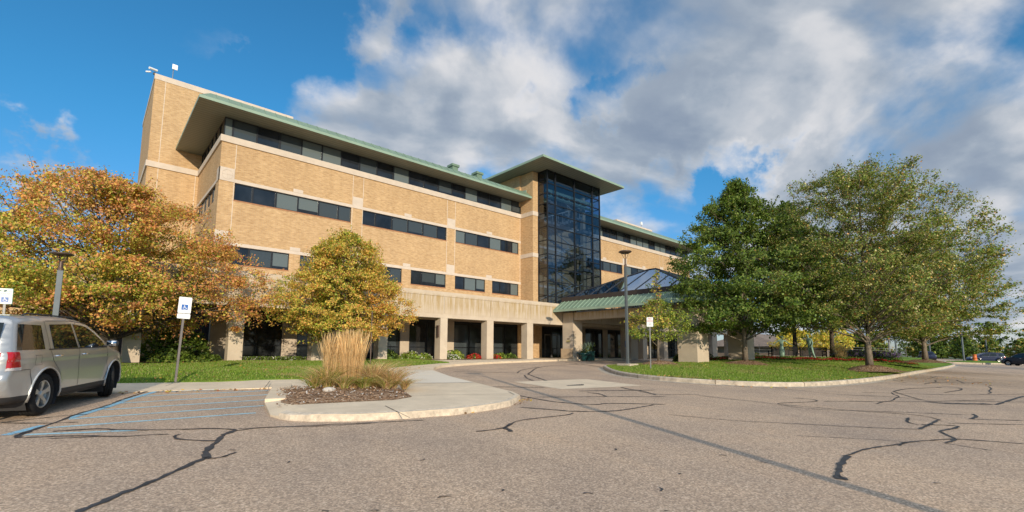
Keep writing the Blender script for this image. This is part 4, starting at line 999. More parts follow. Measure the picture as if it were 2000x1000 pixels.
def col_yellow(P, u, r, c, rs):
    n = len(P); s = (P[:, 0]*.743-P[:, 1]*.669)
    base = palette(*pal(['gold', 'yel', 'orange', 'yg', 'brown'], [7.5, 4, 3, .8, .5]), n, rs)
    gr = palette(*pal(['yg', 'grn', 'yel'], [4, 3, 2]), n, rs)
    m = rs.rand(n) < np.clip(.22-(s > .8)*.2-(u > .7)*.1+(r < .5)*.35+(c-.5)*.8, .05, .95); base[m] = gr[m]
    o = (s > 1.2) & (u < .45) & (rs.rand(n) < .45); base[o] = palette(*pal(['orange', 'gold'], [1, 1]), o.sum(), rs)
    return base
def col_green(P, u, r, c, rs):
    n = len(P); a = palette(*pal(['grn', 'mid', 'dgrn', 'lit', 'olive'], [4, 5, 3, 2.2, .4]), n, rs)
    d = palette(*pal(['mid', 'dgrn'], [2, 3]), n, rs); m = rs.rand(n) < np.clip((c-.55)*1.6, 0, .8); a[m] = d[m]; return a
def col_linden(P, u, r, c, rs):
    n = len(P); a = palette(*pal(['olive', 'lit', 'mid', 'cream', 'grn', 'orange', 'brown', 'dgrn'], [4, 3, 3.2, 1.3, 2, .35, .8, 1]), n, rs); return a
def col_linden2(P, u, r, c, rs):
    n = len(P); return palette(*pal(['olive', 'lit', 'mid', 'grn', 'gold', 'orange', 'dgrn', 'cream'], [3, 3, 4, 3, .8, .5, 2, .5]), n, rs)
def col_dark(P, u, r, c, rs): return palette(*pal(['mid', 'dgrn', 'grn'], [3, 4, 1.2]), len(P), rs)
def col_small(P, u, r, c, rs):
    n = len(P); s = (P[:, 0]*.743-P[:, 1]*.669)
    a = palette(*pal(['yg', 'grn', 'lit', 'yel'], [4, 4, 3, 1.5]), n, rs); m = (rs.rand(n) < .45) & (s < .2) & (u > .3)
    a[m] = palette(*pal(['gold', 'rust', 'yel'], [3, 1.4, 3]), m.sum(), rs); return a
def col_bright(P, u, r, c, rs): return palette(*pal(['yel', 'yg', 'gold'], [5, 2, 2]), len(P), rs)*1.15
ROUND = [(0, .5), (.08, .82), (.25, 1), (.5, .93), (.75, .66), (.9, .38), (1, .08)]
T1P = [(0, .72), (.10, .93), (.22, 1.0), (.4, .95), (.58, .86), (.75, .73), (.88, .52), (1, .15)]
T2P = [(0, .62), (.1, .88), (.22, .98), (.4, .84), (.6, .72), (.78, .52), (.9, .34), (1, .06)]
CONE = [(0, .80), (.08, .96), (.2, 1), (.4, .84), (.6, .66), (.78, .44), (.9, .24), (1, .03)]
CONE3 = [(0, .78), (.06, .96), (.16, 1), (.3, .88), (.45, .74), (.6, .58), (.78, .37), (.9, .2), (1, .02)]
OVAL = [(0, .7), (.1, .92), (.3, 1), (.55, .93), (.72, .85), (.86, .68), (.95, .42), (1, .12)]
def make_trees():
    D = DATA
    tree('maple_tree', 'broad maple in rust, orange and yellow autumn leaf, behind the silver car', D['T1'], 7.6, 1.45, 5.6, T1P, 270000, .077, col_orange, .16, 3, 'bark_dark', 66, .25, mound=(1.4, .22), offs=(-.8, .7), gap=1.1)
    tree('maple_tree', 'smaller golden yellow maple tree behind the tall tan grass', D['T2'], 6.45, 1.2, 3.35, T2P, 140000, .078, col_yellow, .11, 5, 'bark_dark', 54, .25, squash=.82, gap=.65)
    tree('linden_tree', 'pointed dark green tree on the lawn island nearest the entrance canopy', D['T3'], 11.5, 1.6, 5.4, CONE3, 160000, .118, col_green, .14, 8, 'bark', 70, .28, mound=(2.0, .30), gap=.7)
    tree('linden_tree', 'tallest rounded tree with thinning yellow green leaves and visible branches on the island', D['T4'], 11.6, 1.6, 5.2, OVAL, 190000, .088, col_linden, .15, 12, 'bark', 92, .25, shell=.5, mound=(1.55, .30), offs=(.3, 0), gap=.55)
    tree('linden_tree', 'olive green tree at the far right end of the lawn island', D['T5'], 9.6, 1.3, 4.7, OVAL, 160000, .10, col_linden2, .15, 15, 'bark', 70, .28, mound=(1.6, .2), gap=.5)
    tree('linden_tree', 'green tree with a dark trunk standing behind the flower bed and right of the bench', D['T6'], 12.2, 2.7, 5.6, ROUND, 40000, .19, col_dark, .2, 18, 'bark_dark', 44, .3)
    tree('linden_tree', 'dark green tree behind the left end of the black bench', D['T7'], 14.0, 2.8, 5.0, CONE, 46000, .19, col_dark, .18, 21, 'bark_dark', 50, .3)
    tree('young_maple', 'small young maple with red and yellow leaf tips beside the tall lamp post', D['T8'], 3.5, 1.1, 1.8, ROUND, 10000, .085, col_small, .055, 24, 'bark', 24, .3, mound=(1.3, .2))
    x, y, z = D['T8']
    tree('sapling', 'narrow upright sapling growing in front of the green canopy edge', (x-.55, y-.35, z), 5.2, 2.6, .26, ROUND, 420, .11, col_small, .03, 26, 'bark', 14, .5)
    tree('yellow_tree', 'bright yellow small tree glimpsed beyond the black bench', (66, -9.5, .1), 3.5, .9, 2.6, ROUND, 6000, .17, col_bright, .1, 28, 'bark_dark', 24, .35)
    tree('yellow_tree', 'bright yellow tree seen between the statues beyond the bench', (66, -13.6, .1), 3.4, .9, 2.4, ROUND, 5000, .17, col_bright, .1, 29, 'bark_dark', 24, .35)
    # off the right edge of the picture: throws the shade band across the drive
    tree('linden_tree', 'tree standing outside the picture whose shade falls across the far drive', (66, -46, -1.2), 10, 2, 5, ROUND, 9000, .3, col_dark, .25, 33, 'bark', 30, .3)
    rs = random.Random(5)
    # wood and hedge trees round the far car park, each its own tree
    spots = []
    for i in range(22): spots.append((122+rs.uniform(0, 30)+i*2.0, 16-i*3.0+rs.uniform(-2, 2), rs.uniform(5.0, 7.6), 0 if i % 3 else 1))
    for i in range(12): spots.append((168+rs.uniform(0, 30), 44-i*9+rs.uniform(-3, 3), rs.uniform(8, 12), 2))
    words = ['mid green bushy tree', 'feathery blue green conifer', 'dark tall broadleaf tree']
    for k, (x, y, h, kind) in enumerate(spots):
        g = 'trees beyond the car park'
        f = [col_linden2, col_dark, col_dark][kind]
        t = tree(['far_tree', 'conifer', 'far_tree'][kind], words[kind]+' in the wood beyond the distant car park', (x, y, gz(x, y)-.1), h, .4, h*(.52 if kind != 1 else .36), CONE if kind == 1 else ROUND, 4600, .5, f, .15, 100+k, 'bark_dark', 16, .5, group=g)
    # dark trees left, behind the maple and building
def bush(name, label, loc, r, h, n, leaf, cols, group=None, flowers=None, cat='shrub'):
    rs = np.random.RandomState(int(abs(loc[0]*97+loc[1]*31)) % 9999)
    T = thing(name, label, cat, loc, group)
    st = MB()
    for i in range(7):
        a = i*.9; st.tube([(loc[0], loc[1], loc[2]), (loc[0]+r*.5*math.cos(a), loc[1]+r*.5*math.sin(a), loc[2]+h*.7)], [.015, .006], 4)
    st.build('stem', 'bark_dark', T)
    a = rs.rand(n)*6.283; ph = np.arccos(rs.rand(n)*1.15-.15); q = .65+.4*rs.rand(n)+.08*np.sin(3*a)
    C = np.stack([r*q*np.sin(ph)*np.cos(a), r*q*np.sin(ph)*np.sin(a), np.maximum(.03, h*q*np.cos(ph))], 1)
    leaf_mesh('foliage', C, leaf, palette(*cols, n, rs), T, rs, 0, nrm=C/np.linalg.norm(C, axis=1)[:, None])
    if flowers:
        fc, fn, fs = flowers; a = rs.rand(fn)*6.283; ph = np.arccos(rs.rand(fn))
        c = np.stack([r*1.04*np.sin(ph)*np.cos(a), r*1.04*np.sin(ph)*np.sin(a), h*1.05*np.cos(ph)+.02], 1)
        C = np.repeat(c, 5, 0)+rs.randn(fn*5, 3)*fs*.35
        leaf_mesh('flowers', C, fs, palette([fc], [1], len(C), rs, .08), T, rs)
    return T
GL = pal(['grn', 'mid', 'dgrn', 'lit'], [3, 4, 2, 1])
def make_beds():
    white = (.75, .74, .66)
    # shrubs under the arcade, bay by bay
    spots = [
     ('hydrangea', 'tall hydrangea shrub with faded cream heads in the shade left of the sign', (2.6, -2.9, 0), .95, 1.75, 1500, .16, ((.42, .38, .2), 26, .13)),
     ('hydrangea', 'hydrangea shrub with cream heads behind the white handicap sign post', (3.7, -3.2, 0), .8, 1.5, 1300, .16, ((.42, .38, .2), 22, .13)),
     ('shrub', 'low spreading green shrub at the foot of the hydrangeas', (2.9, -4.3, 0), .9, .75, 1400, .12, None),
     ('shrub', 'low rounded shrub beside the ribbed concrete panels', (4.2, -4.4, 0), .6, .5, 800, .12, None),
     ('shrub', 'low green shrub in the bay behind the yellow maple', (9.9, -4.1, 0), .55, .55, 700, .12, None),
     ('shrub', 'rounded green shrub in the bay right of the bare sign post', (13.5, -3.6, 0), .8, .7, 1200, .13, None),
     ('hosta', 'hosta clump with pale edged leaves under the third arcade bay', (15.2, -3.4, 0), .75, .6, 1000, .17, (white, 60, .06)),
     ('hosta', 'hosta clump with white flowers next to the sconce column', (16.2, -3.5, 0), .5, .5, 700, .15, (white, 34, .06)),
     ('flowering_plant', 'white flowered low plant in the bay between sconce column and next', (17.8, -4.0, 0), .72, .42, 900, .10, (white, 110, .06)),
     ('hosta', 'bright green leafy clump behind the white flowers', (18.9, -3.0, 0), .7, .72, 1000, .18, None),
     ('flowering_plant', 'red flowered low plant in the bay left of the middle column', (19.6, -4.1, 0), .55, .42, 700, .09, ((.55, .035, .03), 150, .07)),
     ('flowering_plant', 'red flowered plant touching the middle arcade column', (20.15, -3.6, 0), .5, .45, 600, .09, ((.5, .035, .03), 110, .07)),
     ('flowering_plant', 'red flowered plant right of the middle arcade column', (21.5, -4.1, 0), .5, .38, 600, .09, ((.55, .035, .03), 130, .07)),
     ('hosta', 'pale green clump between red flowers and entrance column', (22.6, -3.4, 0), .55, .55, 700, .16, None),
     ('shrub', 'dark green low shrub beside the last column before the entrance', (23.5, -3.5, 0), .6, .5, 700, .12, None)]
    for n, l, loc, r, h, k, lf, fl in spots: bush(n, l, loc, r, h, k, lf, GL if n != 'hosta' else pal(['lit', 'yg', 'grn'], [3, 2, 3]), 'plants under the arcade', fl)
    # white flower carpet in the shaded bays
    def carpet(name, x0, x1, y0, y1, n, colg, colf, h, hf, size=.08, ff=.3):
        rs = RS; x = x0+(x1-x0)*rs.rand(n); y = y0+(y1-y0)*rs.rand(n); z = np.array([hf(a, b) for a, b in zip(x, y)])+h*rs.rand(n)**.6
        c = palette(*colg, n, rs); m = (rs.rand(n) < ff) & (z-z.min() > 0); c[m] = palette([colf], [1], m.sum(), rs, .15)
        ctr = np.stack([x, y, z], 1); a = rs.randn(n, 3); a /= np.linalg.norm(a, axis=1)[:, None]; u = rs.randn(n, 3)*.6+np.array([0, 0, 1]); b = np.cross(u, a); b /= np.linalg.norm(b, axis=1)[:, None]
        V = np.stack([ctr-a*size*.5, ctr+b*size*.35, ctr+a*size*.5, ctr-b*size*.35], 1).reshape(-1, 3)
        o = npmesh(name, V, np.arange(4*n).reshape(-1, 4), ['leaf'], np.repeat(c, 4, 0)); o['kind'] = 'stuff'
    zero = lambda a, b: 0.
    carpet('white_ground_cover', 5.6, 8.5, -4.5, -3.2, 3500, GL, white, .35, zero, .09, .16)
    carpet('green_ground_cover', 9.5, 12.3, -4.4, -3.4, 2000, GL, white, .2, zero, .09, .05)
    # mulch under the arcade planting
    sheet('planting_bed', [(-1, -4.7), (24.1, -4.7), (24.1, -.1), (-1, -.1)], lambda x, y: .145+.03*math.sin(3*x)*math.sin(4*y), 'mulch', .5, 0)
    # long bed on the island: red edging flowers, green, purple salvia
    a, m, b = DATA['bedL'], DATA['bedM'], DATA['bedR']
    hf = isl_h_fast()
    def strip(name, pts, w, off, n, colg, colf, h, size, ff):
        rs = RS; P = [Vector(p[:2]) for p in pts]; seg = [(P[i+1]-P[i]).length for i in range(len(P)-1)]; tot = sum(seg)
        q = rs.rand(n)*tot; xs = []; 
        for t in q:
            i = 0
            while t > seg[i] and i < len(seg)-1: t -= seg[i]; i += 1
            d = (P[i+1]-P[i]).normalized(); nn = Vector((-d.y, d.x)); p = P[i]+d*t+nn*(off+w*rs.rand()); xs.append((p.x, p.y))
        xs = np.array(xs); z0 = np.array([hf(*p) for p in xs])+.03; hv = h*(rs.rand(n)**.55)*(.8+.25*np.sin(xs[:, 0]*3))
        z = z0+hv; c = palette(*colg, n, rs); mk = (rs.rand(n) < ff) & (hv > h*.45); c[mk] = palette([colf], [1], mk.sum(), rs, .2)
        ctr = np.stack([xs[:, 0], xs[:, 1], z], 1); A = rs.randn(n, 3); A[:, 2] += .8; A /= np.linalg.norm(A, axis=1)[:, None]; u = rs.randn(n, 3); Bv = np.cross(u, A); Bv /= np.linalg.norm(Bv, axis=1)[:, None]
        V = np.stack([ctr-A*size*.5, ctr+Bv*size*.3, ctr+A*size*.6, ctr-Bv*size*.3], 1).reshape(-1, 3)
        o = npmesh(name, V, np.arange(4*n).reshape(-1, 4), ['leaf'], np.repeat(c, 4, 0)); o['kind'] = 'stuff'
    pts = [(33.2, -12.9), a[:2], m[:2], (45.6, -21.3), b[:2]]
    strip('red_flower_edging', pts, .55, 0, 9000, pal(['grn', 'dgrn'], [1, 1]), (.36, .018, .02), .24, .10, .72)
    strip('green_border_plants', pts, .9, .5, 9000, pal(['lit', 'grn', 'mid'], [2, 3, 2]), (.5, .45, .3), .27, .13, .02)
    strip('purple_salvia', [(44.6, -20.4), (47.2, -21.7), b[:2]], 1.2, 1.2, 6500, pal(['mid', 'grn', 'dgrn'], [2, 3, 2]), (.17, .11, .26), .78, .12, .6)
    for k, (x, y, r, h, l) in enumerate([(35.3, -12.6, .8, .75, 'dark purple leaved shrub left of the pointed tree trunk'), (37.5, -14.3, .7, .8, 'dark shrub right of the pointed tree trunk'), (33.2, -11.9, .6, .6, 'low dark shrub beside the big canopy pier')]):
        bush('shrub', l, (x, y, hf(x, y)), r, h, 900, .14, pal(['dgrn', 'mid', 'brown'], [3, 2, 1]), 'shrubs in the island bed')
    ornamental('ornamental_grass', 'tan feathery grass clump rising behind the purple flowers', (45.2, -19.2, hf(45.2, -19.2)), .55, 1.35, 260, (.62, .46, .22), 'plant')
    tree('small_shrub_tree', 'loose green shrub left of the black bench', (39.6, -14.0, hf(39.6, -14)), 1.5, .1, .8, ROUND, 900, .16, col_small, .03, 41, 'bark_dark', 10, .4, cat='shrub')
def ornamental(name, label, loc, r, h, n, col, cat='plant', lean=.10, head=True, width=.006, rows=None, colj=.2):
    T = thing(name, label, cat, loc); rs = np.random.RandomState(int(abs(loc[0]*1000)) % 9999)
    V = []; F = []; C = []
    a = rs.rand(n)*6.283; q = r*np.sqrt(rs.rand(n))
    for i in range(n):
        x, y = q[i]*math.cos(a[i]), q[i]*math.sin(a[i])*.8
        hh = h*(.70+.34*rs.rand()) if rs.rand() > .12 else h*rs.uniform(.35, .7)
        lx, ly = x*lean*1.2+rs.randn()*(lean*.55+.03), y*lean+rs.randn()*(lean*.55+.03)
        w = width*(.7+.6*rs.rand()); t = rs.rand()*3.14; dx, dy = math.cos(t), math.sin(t)
        zs = [0, .45, .72, .84, .93, 1.0] if head else [0, .35, .65, .85, 1.]
        ws = [1, .8, .7, 2.1, 1.7, .2] if head else [1, 1.2, 1., .7, .1]
        o = len(V)
        for z, ww in zip(zs, ws):
            cx, cy = x*(.85 if head else .35)+lx*z*z*hh*1.6+x*(.2 if head else .65)*z, y*(.85 if head else .35)+ly*z*z*hh*1.6+y*(.2 if head else .65)*z
            zz = z*hh if head else (z*hh*(1-.38*z*z*min(1, lean*1.2)))
            V += [(cx-dx*w*ww, cy-dy*w*ww, zz), (cx+dx*w*ww, cy+dy*w*ww, zz)]
        c = np.array(col)*(1+colj*rs.randn()) if not isinstance(col, list) else np.array(col[rs.randint(len(col))])*(1+colj*rs.randn())
        for k in range(len(zs)): C += [c*(1.0 if k < 3 else 1.08)]*2
        for k in range(len(zs)-1): F.append([o+2*k, o+2*k+1, o+2*k+3, o+2*k+2])
    npmesh('blades', np.array(V), np.array(F), ['leaf'], np.clip(np.array(C), .01, 1), parent=T)
    return T
def make_bed_near():
    D = DATA; gh = lambda x, y: bed_h(x, y)+.02
    x, y, _ = D['reed']; z = gh(x, y)-.03; x2, y2, _ = D['tuftL']; x3, y3, _ = D['tuftR']
    ornamental('feather_reed_grass', 'tall upright tan feather reed grass in the middle of the mulch bed', (x, y, z), .30, 1.44, 700, [(.62, .44, .22), (.70, .52, .28), (.52, .34, .16)], 'ornamental grass', .03, width=.0036)
    ornamental('feather_reed_grass', 'shorter looser tan reed grass left behind the tall one', (x-.36, y+.30, z), .26, 1.38, 300, [(.58, .40, .2), (.66, .48, .26)], 'ornamental grass', .05, width=.0034)
    gg = [(.24, .30, .05), (.38, .38, .09), (.58, .48, .2), (.18, .26, .04), (.52, .38, .18)]
    bb = [(.66, .46, .25), (.56, .37, .2), (.72, .57, .33), (.40, .37, .12), (.52, .31, .19)]
    ornamental('daylily', 'large green arching daylily clump left of the tall tan grass', (x2+.02, y2+.05, gh(x2, y2)-.05), .27, .84, 480, gg+bb[:3], 'plant', .7, False, .0055, colj=.25)
    ornamental('daylily', 'small straw edged daylily clump at the far left of the bed', (x2-.34, y2-.02, gh(x2, y2)-.05), .16, .62, 240, gg+bb[:2], 'plant', .9, False, .005, colj=.25)
    ornamental('daylily', 'green and straw daylily clump in front of the left reed grass', (x-.28, y-.25, gh(x, y)-.05), .20, .56, 260, gg+bb[:3], 'plant', .75, False, .005, colj=.25)
    ornamental('daylily', 'bright green leafy clump in front of the tall tan grass', (x+.16, y-.42, gh(x, y)-.05), .20, .50, 320, gg, 'plant', .8, False, .006, colj=.25)
    ornamental('ornamental_grass', 'dry straw coloured grass clump just right of the tall grass', (x3-.05, y3+.35, gh(x3, y3)-.05), .34, .96, 620, bb, 'ornamental grass', .6, False, .0042, colj=.25)
    ornamental('ornamental_grass', 'brown feathery grass clump at the right end of the mulch bed', (x3+.28, y3+.02, gh(x3, y3)-.05), .30, .80, 520, bb, 'ornamental grass', .75, False, .004, colj=.25)
    ornamental('ornamental_grass', 'low dry straw tuft with green tips at the far right corner of the bed', (x3+.50, y3-.22, gh(x3, y3)-.05), .16, .44, 220, bb+gg[:1], 'ornamental grass', .95, False, .0045, colj=.25)
    ornamental('ornamental_grass', 'low brown grass tuft in the front middle right of the bed', (x3+.02, y3-.20, gh(x3, y3)-.05), .2, .50, 260, bb+gg[:2], 'ornamental grass', .9, False, .0045, colj=.25)
    for k, (key, l) in enumerate((('fl1', 'yellow daylily flower at the left of the bed'), ('fl2', 'yellow daylily flower right of the tall grass'))):
        fx, fy, fz = D[key]; T = thing('daylily_flower', l, 'flower', (fx, fy, gh(fx, fy)), 'yellow daylily flowers'); hh = fz-gh(fx, fy) if fz > gh(fx, fy)+.1 else .22
        b = MB(); b.tube([(fx, fy, gh(fx, fy)), (fx, fy, gh(fx, fy)+hh)], .004, 5); b.build('stalk', 'sign_yellow', T)
        rs = RS; P = MB()
        for i in range(6):
            a = i*math.pi/3; c = Vector((fx, fy, gh(fx, fy)+hh)); d = Vector((math.cos(a), math.sin(a), .45)); s = Vector((-math.sin(a), math.cos(a), 0))*.018
            P.add([c, c+d*.03+s, c+d*.065, c+d*.03-s], [(0,1,2,3)])
        P.build('petals', 'petal', T)
    rx, ry, _ = D['rock']; b = MB(); b.ball((rx, ry, gh(rx, ry)+.0), .13, 10, 0, (1.2, .8, .55), .12); tag(b.build('rock', 'rock', smooth=False), 'pale rounded rock lying in the dark mulch bed', 'rock')
    b = MB()
    rs = random.Random(3); mul = [tuple(p) for p in D['mulch']]
    # bark chips and gravel strewn over the bed
    k = 0
    while k < 1500:
        px, py = rs.uniform(2.6, 6.2), rs.uniform(-20.7, -17.1)
        if not inside(px, py, mul): continue
        k += 1; a = rs.uniform(0, 3.14); l = rs.uniform(.02, .07); w = rs.uniform(.006, .016); zz = bed_h(px, py)+.012+rs.uniform(0, .02)
        dx, dy = math.cos(a)*l/2, math.sin(a)*l/2; nx, ny = -math.sin(a)*w, math.cos(a)*w; t = rs.uniform(-.02, .03)
        b.add([(px-dx-nx, py-dy-ny, zz), (px+dx-nx, py+dy-ny, zz+t), (px+dx+nx, py+dy+ny, zz+t+.004), (px-dx+nx, py-dy+ny, zz+.004)], [(0,1,2,3)], rs.choice([0, 0, 0, 1, 2]))
    fallen()
    o = b.build('bark_chips', ['chip_a', 'chip_b', 'rock']); struct(o, 'stuff')

def fallen():
    # dry leaves lying on lawn, kerb and drive near the trees
    rs = np.random.RandomState(77); P = []; 
    for (cx, cy, r, n) in ((.5, -9.5, 5.5, 420), (8.6, -9.6, 3.6, 240), (30, -19, 7, 320), (32, -23.2, 6, 360), (24.4, -15.4, 2.5, 120)):
        a = rs.rand(n)*6.283; q = r*np.sqrt(rs.rand(n)); P.append(np.stack([cx+q*np.cos(a), cy+q*np.sin(a)], 1))
    # along the gutter
    for p, q in (((5.2, -22.45), (8.4, -21.2)), ((17.0, -19), (17.6, -22.9)), ((18, -23.6), (31, -25.1)), ((.5, -15.6), (3.8, -16.3))):
        t = rs.rand(70, 1); P.append(np.array(p)*(1-t)+np.array(q)*t+rs.randn(70, 2)*.12)
    P = np.concatenate(P); hf = isl_h_fast(); z = []
    for x, y in P:
        if inside(x, y, ISL): z.append(hf(x, y)+.03)
        elif y > -15 and x < 15: z.append(gz(x, y)+.20)
        else: z.append(gz(x, y)+.02)
    C = np.column_stack([P, z]); n = len(C); a = rs.randn(n, 3)*np.array([1, 1, .25]); a /= np.linalg.norm(a, axis=1)[:, None]; u = rs.randn(n, 3)*.3+np.array([0, 0, 1]); b = np.cross(u, a); b /= np.linalg.norm(b, axis=1)[:, None]
    s = (.05+.05*rs.rand(n))[:, None]; V = np.stack([C-a*s*.5, C+b*s*.4, C+a*s*.6, C-b*s*.4], 1).reshape(-1, 3)
    o = npmesh('fallen_leaves', V, np.arange(4*n).reshape(-1, 4), ['leaf'], np.repeat(palette(*pal(['rust', 'orange', 'gold', 'brown', 'yel'], [3, 3, 3, 3, 1]), n, rs), 4, 0)); o['kind'] = 'stuff'

# ================================================================ VEHICLE
OUT = [(-2.10,.30),(-2.20,.40),(-2.27,.52),(-2.29,.66),(-2.27,.76),(-2.23,.80),(-2.225,.92),(-2.215,1.06),(-2.18,1.18),(-2.125,1.36),(-2.065,1.53),(-2.01,1.605),(-1.88,1.65),(-1.4,1.675),(-.9,1.69),(-.4,1.685),(.05,1.655),(.35,1.60),(.62,1.49),(.9,1.33),(1.15,1.17),(1.3,1.10),(1.6,1.05),(1.9,.99),(2.12,.90),(2.24,.78),(2.28,.62),(2.27,.45),(2.2,.30),(2.0,.25),(1.0,.25),(0,.25),(-1.0,.25),(-2.0,.27)]
def densify(P, st):
    o = []
    for i in range(len(P)):
        a, b = P[i], P[(i+1) % len(P)]; d = math.hypot(b[0]-a[0], b[1]-a[1]); k = max(1, int(d/st))
        for j in range(k): o.append((a[0]+(b[0]-a[0])*j/k, a[1]+(b[1]-a[1])*j/k))
    return o
CAR_R = .105
def car_w(x, z):
    w = .895-.012*((z-.65)/.3)**2*(z < .95)
    if z > .95: w -= .02*(min(z, 1.1)-.95)/.15+.235*max(0, z-1.08)
    if x < -1.4: w -= .085*((-x-1.4)/.9)**2
    if x > 1.25: w -= .17*((x-1.25)/1.05)**2
    # flared wheel arches
    for cx in (-1.35, 1.35):
        d = math.hypot(x-cx, z-.36)
        if d < .56: w += .03*min(1, (.56-d)/.12)
    return w
def car_y(x, z, off=0):
    d = dist_poly(x, z, OUT); w = car_w(x, z)
    if not inside(x, z, OUT): d = 0
    if d < CAR_R: w -= CAR_R-math.sqrt(max(0, CAR_R**2-(CAR_R-d)**2))
    return w+off
def car_patch(mb, poly, off, mi=0, step=.05, side=-1, smooth=False):
    bm = bmesh.new(); vs = [bm.verts.new((x, 0, z)) for x, z in poly]; bm.faces.new(vs); bmesh.ops.triangulate(bm, faces=bm.faces[:])
    xs = [p[0] for p in poly]; zs = [p[1] for p in poly]
    for ax, a, b in ((0, min(xs), max(xs)), (2, min(zs), max(zs))):
        t = a+step
        while t < b:
            co = (t,0,0) if ax == 0 else (0,0,t); no = (1,0,0) if ax == 0 else (0,0,1)
            bmesh.ops.bisect_plane(bm, geom=bm.verts[:]+bm.edges[:]+bm.faces[:], plane_co=co, plane_no=no, dist=1e-5); t += step
    bm.verts.index_update(); o = [(v.co.x, side*car_y(v.co.x, v.co.z, off), v.co.z) for v in bm.verts]
    mb.add(o, [[v.index for v in (f.verts if side < 0 else reversed(f.verts))] for f in bm.faces], mi); bm.free()
def car_line(mb, pts, w, off, mi=0, side=-1):
    P = resample(pts, .05); pr = band(P, -w/2, w/2); o = len(mb.v)
    for a, q in pr:
        for p in (a, q): mb.v.append((p.x, side*car_y(p.x, p.y, off), p.y))
    for i in range(len(pr)-1): mb.f.append([o+2*i, o+2*i+2, o+2*i+3, o+2*i+1]); mb.m.append(mi)
def make_suv(paint, label, loc, rz, group=None, steer=0., scale=1., name='parked_car'):
    T = thing(name, label, 'car', loc, group, rz)
    T.scale = (scale, scale, scale)
    arch = [(-1.35, .36, .445), (1.35, .36, .445)]
    st = .035; x0, x1, z0, z1 = -2.33, 2.33, .22, 1.72
    nx = int((x1-x0)/st)+1; nz = int((z1-z0)/st)+1
    outD = OUT
    body = MB()
    X = {}
    def snap(x, z):
        # keep vertices inside outline and outside arches by projecting
        for cx, cz, r in arch:
            d = math.hypot(x-cx, z-cz)
            if abs(d-r) < st*.55 and d > 1e-6: return (cx+(x-cx)*r/d, cz+(z-cz)*r/d)
        best = None; bd = st*.62
        n = len(outD)
        for i in range(n):
            ax, ay = outD[i]; bx, by = outD[(i+1) % n]; dx, dy = bx-ax, by-ay; t = max(0, min(1, ((x-ax)*dx+(z-ay)*dy)/(dx*dx+dy*dy)))
            q = (ax+t*dx, ay+t*dy); d = math.hypot(x-q[0], z-q[1])
            if d < bd: bd = d; best = q
        return best or (x, z)
    for side in (-1, 1):
        idx = {}
        for i in range(nx):
            for j in range(nz):
                x, z = x0+i*st, z0+j*st; cxz = snap(x, z); X[(i, j)] = cxz
        for i in range(nx-1):
            for j in range(nz-1):
                q = [X[(i, j)], X[(i+1, j)], X[(i+1, j+1)], X[(i, j+1)]]
                mx = sum(p[0] for p in q)/4; mz = sum(p[1] for p in q)/4
                if not inside(mx, mz, outD): continue
                if any(math.hypot(mx-a, mz-b) < r for a, b, r in arch): continue
                if mz < .36 and any(abs(mx-a) < r*.98 for a, b, r in arch): continue
                f = []
                for k in ((i, j), (i+1, j), (i+1, j+1), (i, j+1)):
                    if k not in idx: idx[k] = len(body.v); px, pz = X[k]; body.v.append((px, side*car_y(px, pz), pz))
                    f.append(idx[k])
                body.f.append(f if side < 0 else f[::-1]); body.m.append(1 if mz < .40 else 0)
    # centre strip
    P = densify(OUT, .06); n = len(P); K = [-1, -.8, -.5, -.2, .2, .5, .8, 1]; o = len(body.v)
    for x, z in P:
        w = car_w(x, z)-CAR_R
        for k in K:
            bul = .02*(1-k*k); s = 1 if z > 1.2 else 0
            xx = x+(bul*1.5*(-1 if x < 0 else 1) if z < 1.55 and abs(x) > 1.8 else 0); body.v.append((xx, k*w*1.002, z+bul*s))
    m = len(K)
    for i in range(n):
        for k in range(m-1):
            a = o+i*m+k; b = o+((i+1) % n)*m+k; z = P[i][1]
            if z < .33 and abs(P[i][0]) < 1.95 and True: mi = 1
            else: mi = 1 if z < .40 else 0
            body.f.append([a, b, b+1, a+1]); body.m.append(mi)
    bo = body.build('body', [paint, 'plastic'], T, smooth=True, local=True)
    wd = bo.modifiers.new('weld', 'WELD'); wd.merge_threshold = .004
    # wheel wells
    w = MB()
    for cx, cz, r in arch:
        for s in (-1, 1):
            pr = [(cx+r*math.cos(t*math.pi/12), cz+r*math.sin(t*math.pi/12)) for t in range(-2, 15)]
            oo = len(w.v)
            for x, z in pr: w.v += [(x, s*car_y(x, min(max(z, .3), 1.), -.01), z), (x, s*.45, z)]
            for i in range(len(pr)-1): w.f.append([oo+2*i, oo+2*i+2, oo+2*i+3, oo+2*i+1]); w.m.append(0)
            w.box(cx-r, cx+r, s*.40, s*.45, .22, cz+r)
    w.box(-1.0, 1.0, -.8, .8, .24, .28); w.build('wheel_well', 'plastic', T, local=True)
    # arch lips
    for cx, cz, r in arch:
        for s in (-1, 1):
            l = MB()
            pts = [(cx+(r+.0)*math.cos(t*math.pi/16), s*(car_y(cx+r*math.cos(t*math.pi/16), max(.3, cz+r*math.sin(t*math.pi/16)))+.004), cz+r*math.sin(t*math.pi/16)) for t in range(-1, 18)]
            l.tube(pts, .017, 6); l.build('arch_lip', paint, T, smooth=True, local=True)
    # glass
    for s in (-1, 1):
      for pl in ([(-2.06,1.115),(-1.38,1.115),(-1.36,1.52),(-1.93,1.53)], [(-1.10,1.115),(-.26,1.115),(-.36,1.565),(-1.10,1.54)], [(-.17,1.115),(.92,1.115),(.80,1.235),(.42,1.44),(.16,1.53),(-.28,1.565)]):
        g = MB(); car_patch(g, pl, .004, side=s); g.build('side_window', 'carglass', T, smooth=True, local=True)
    g = MB()
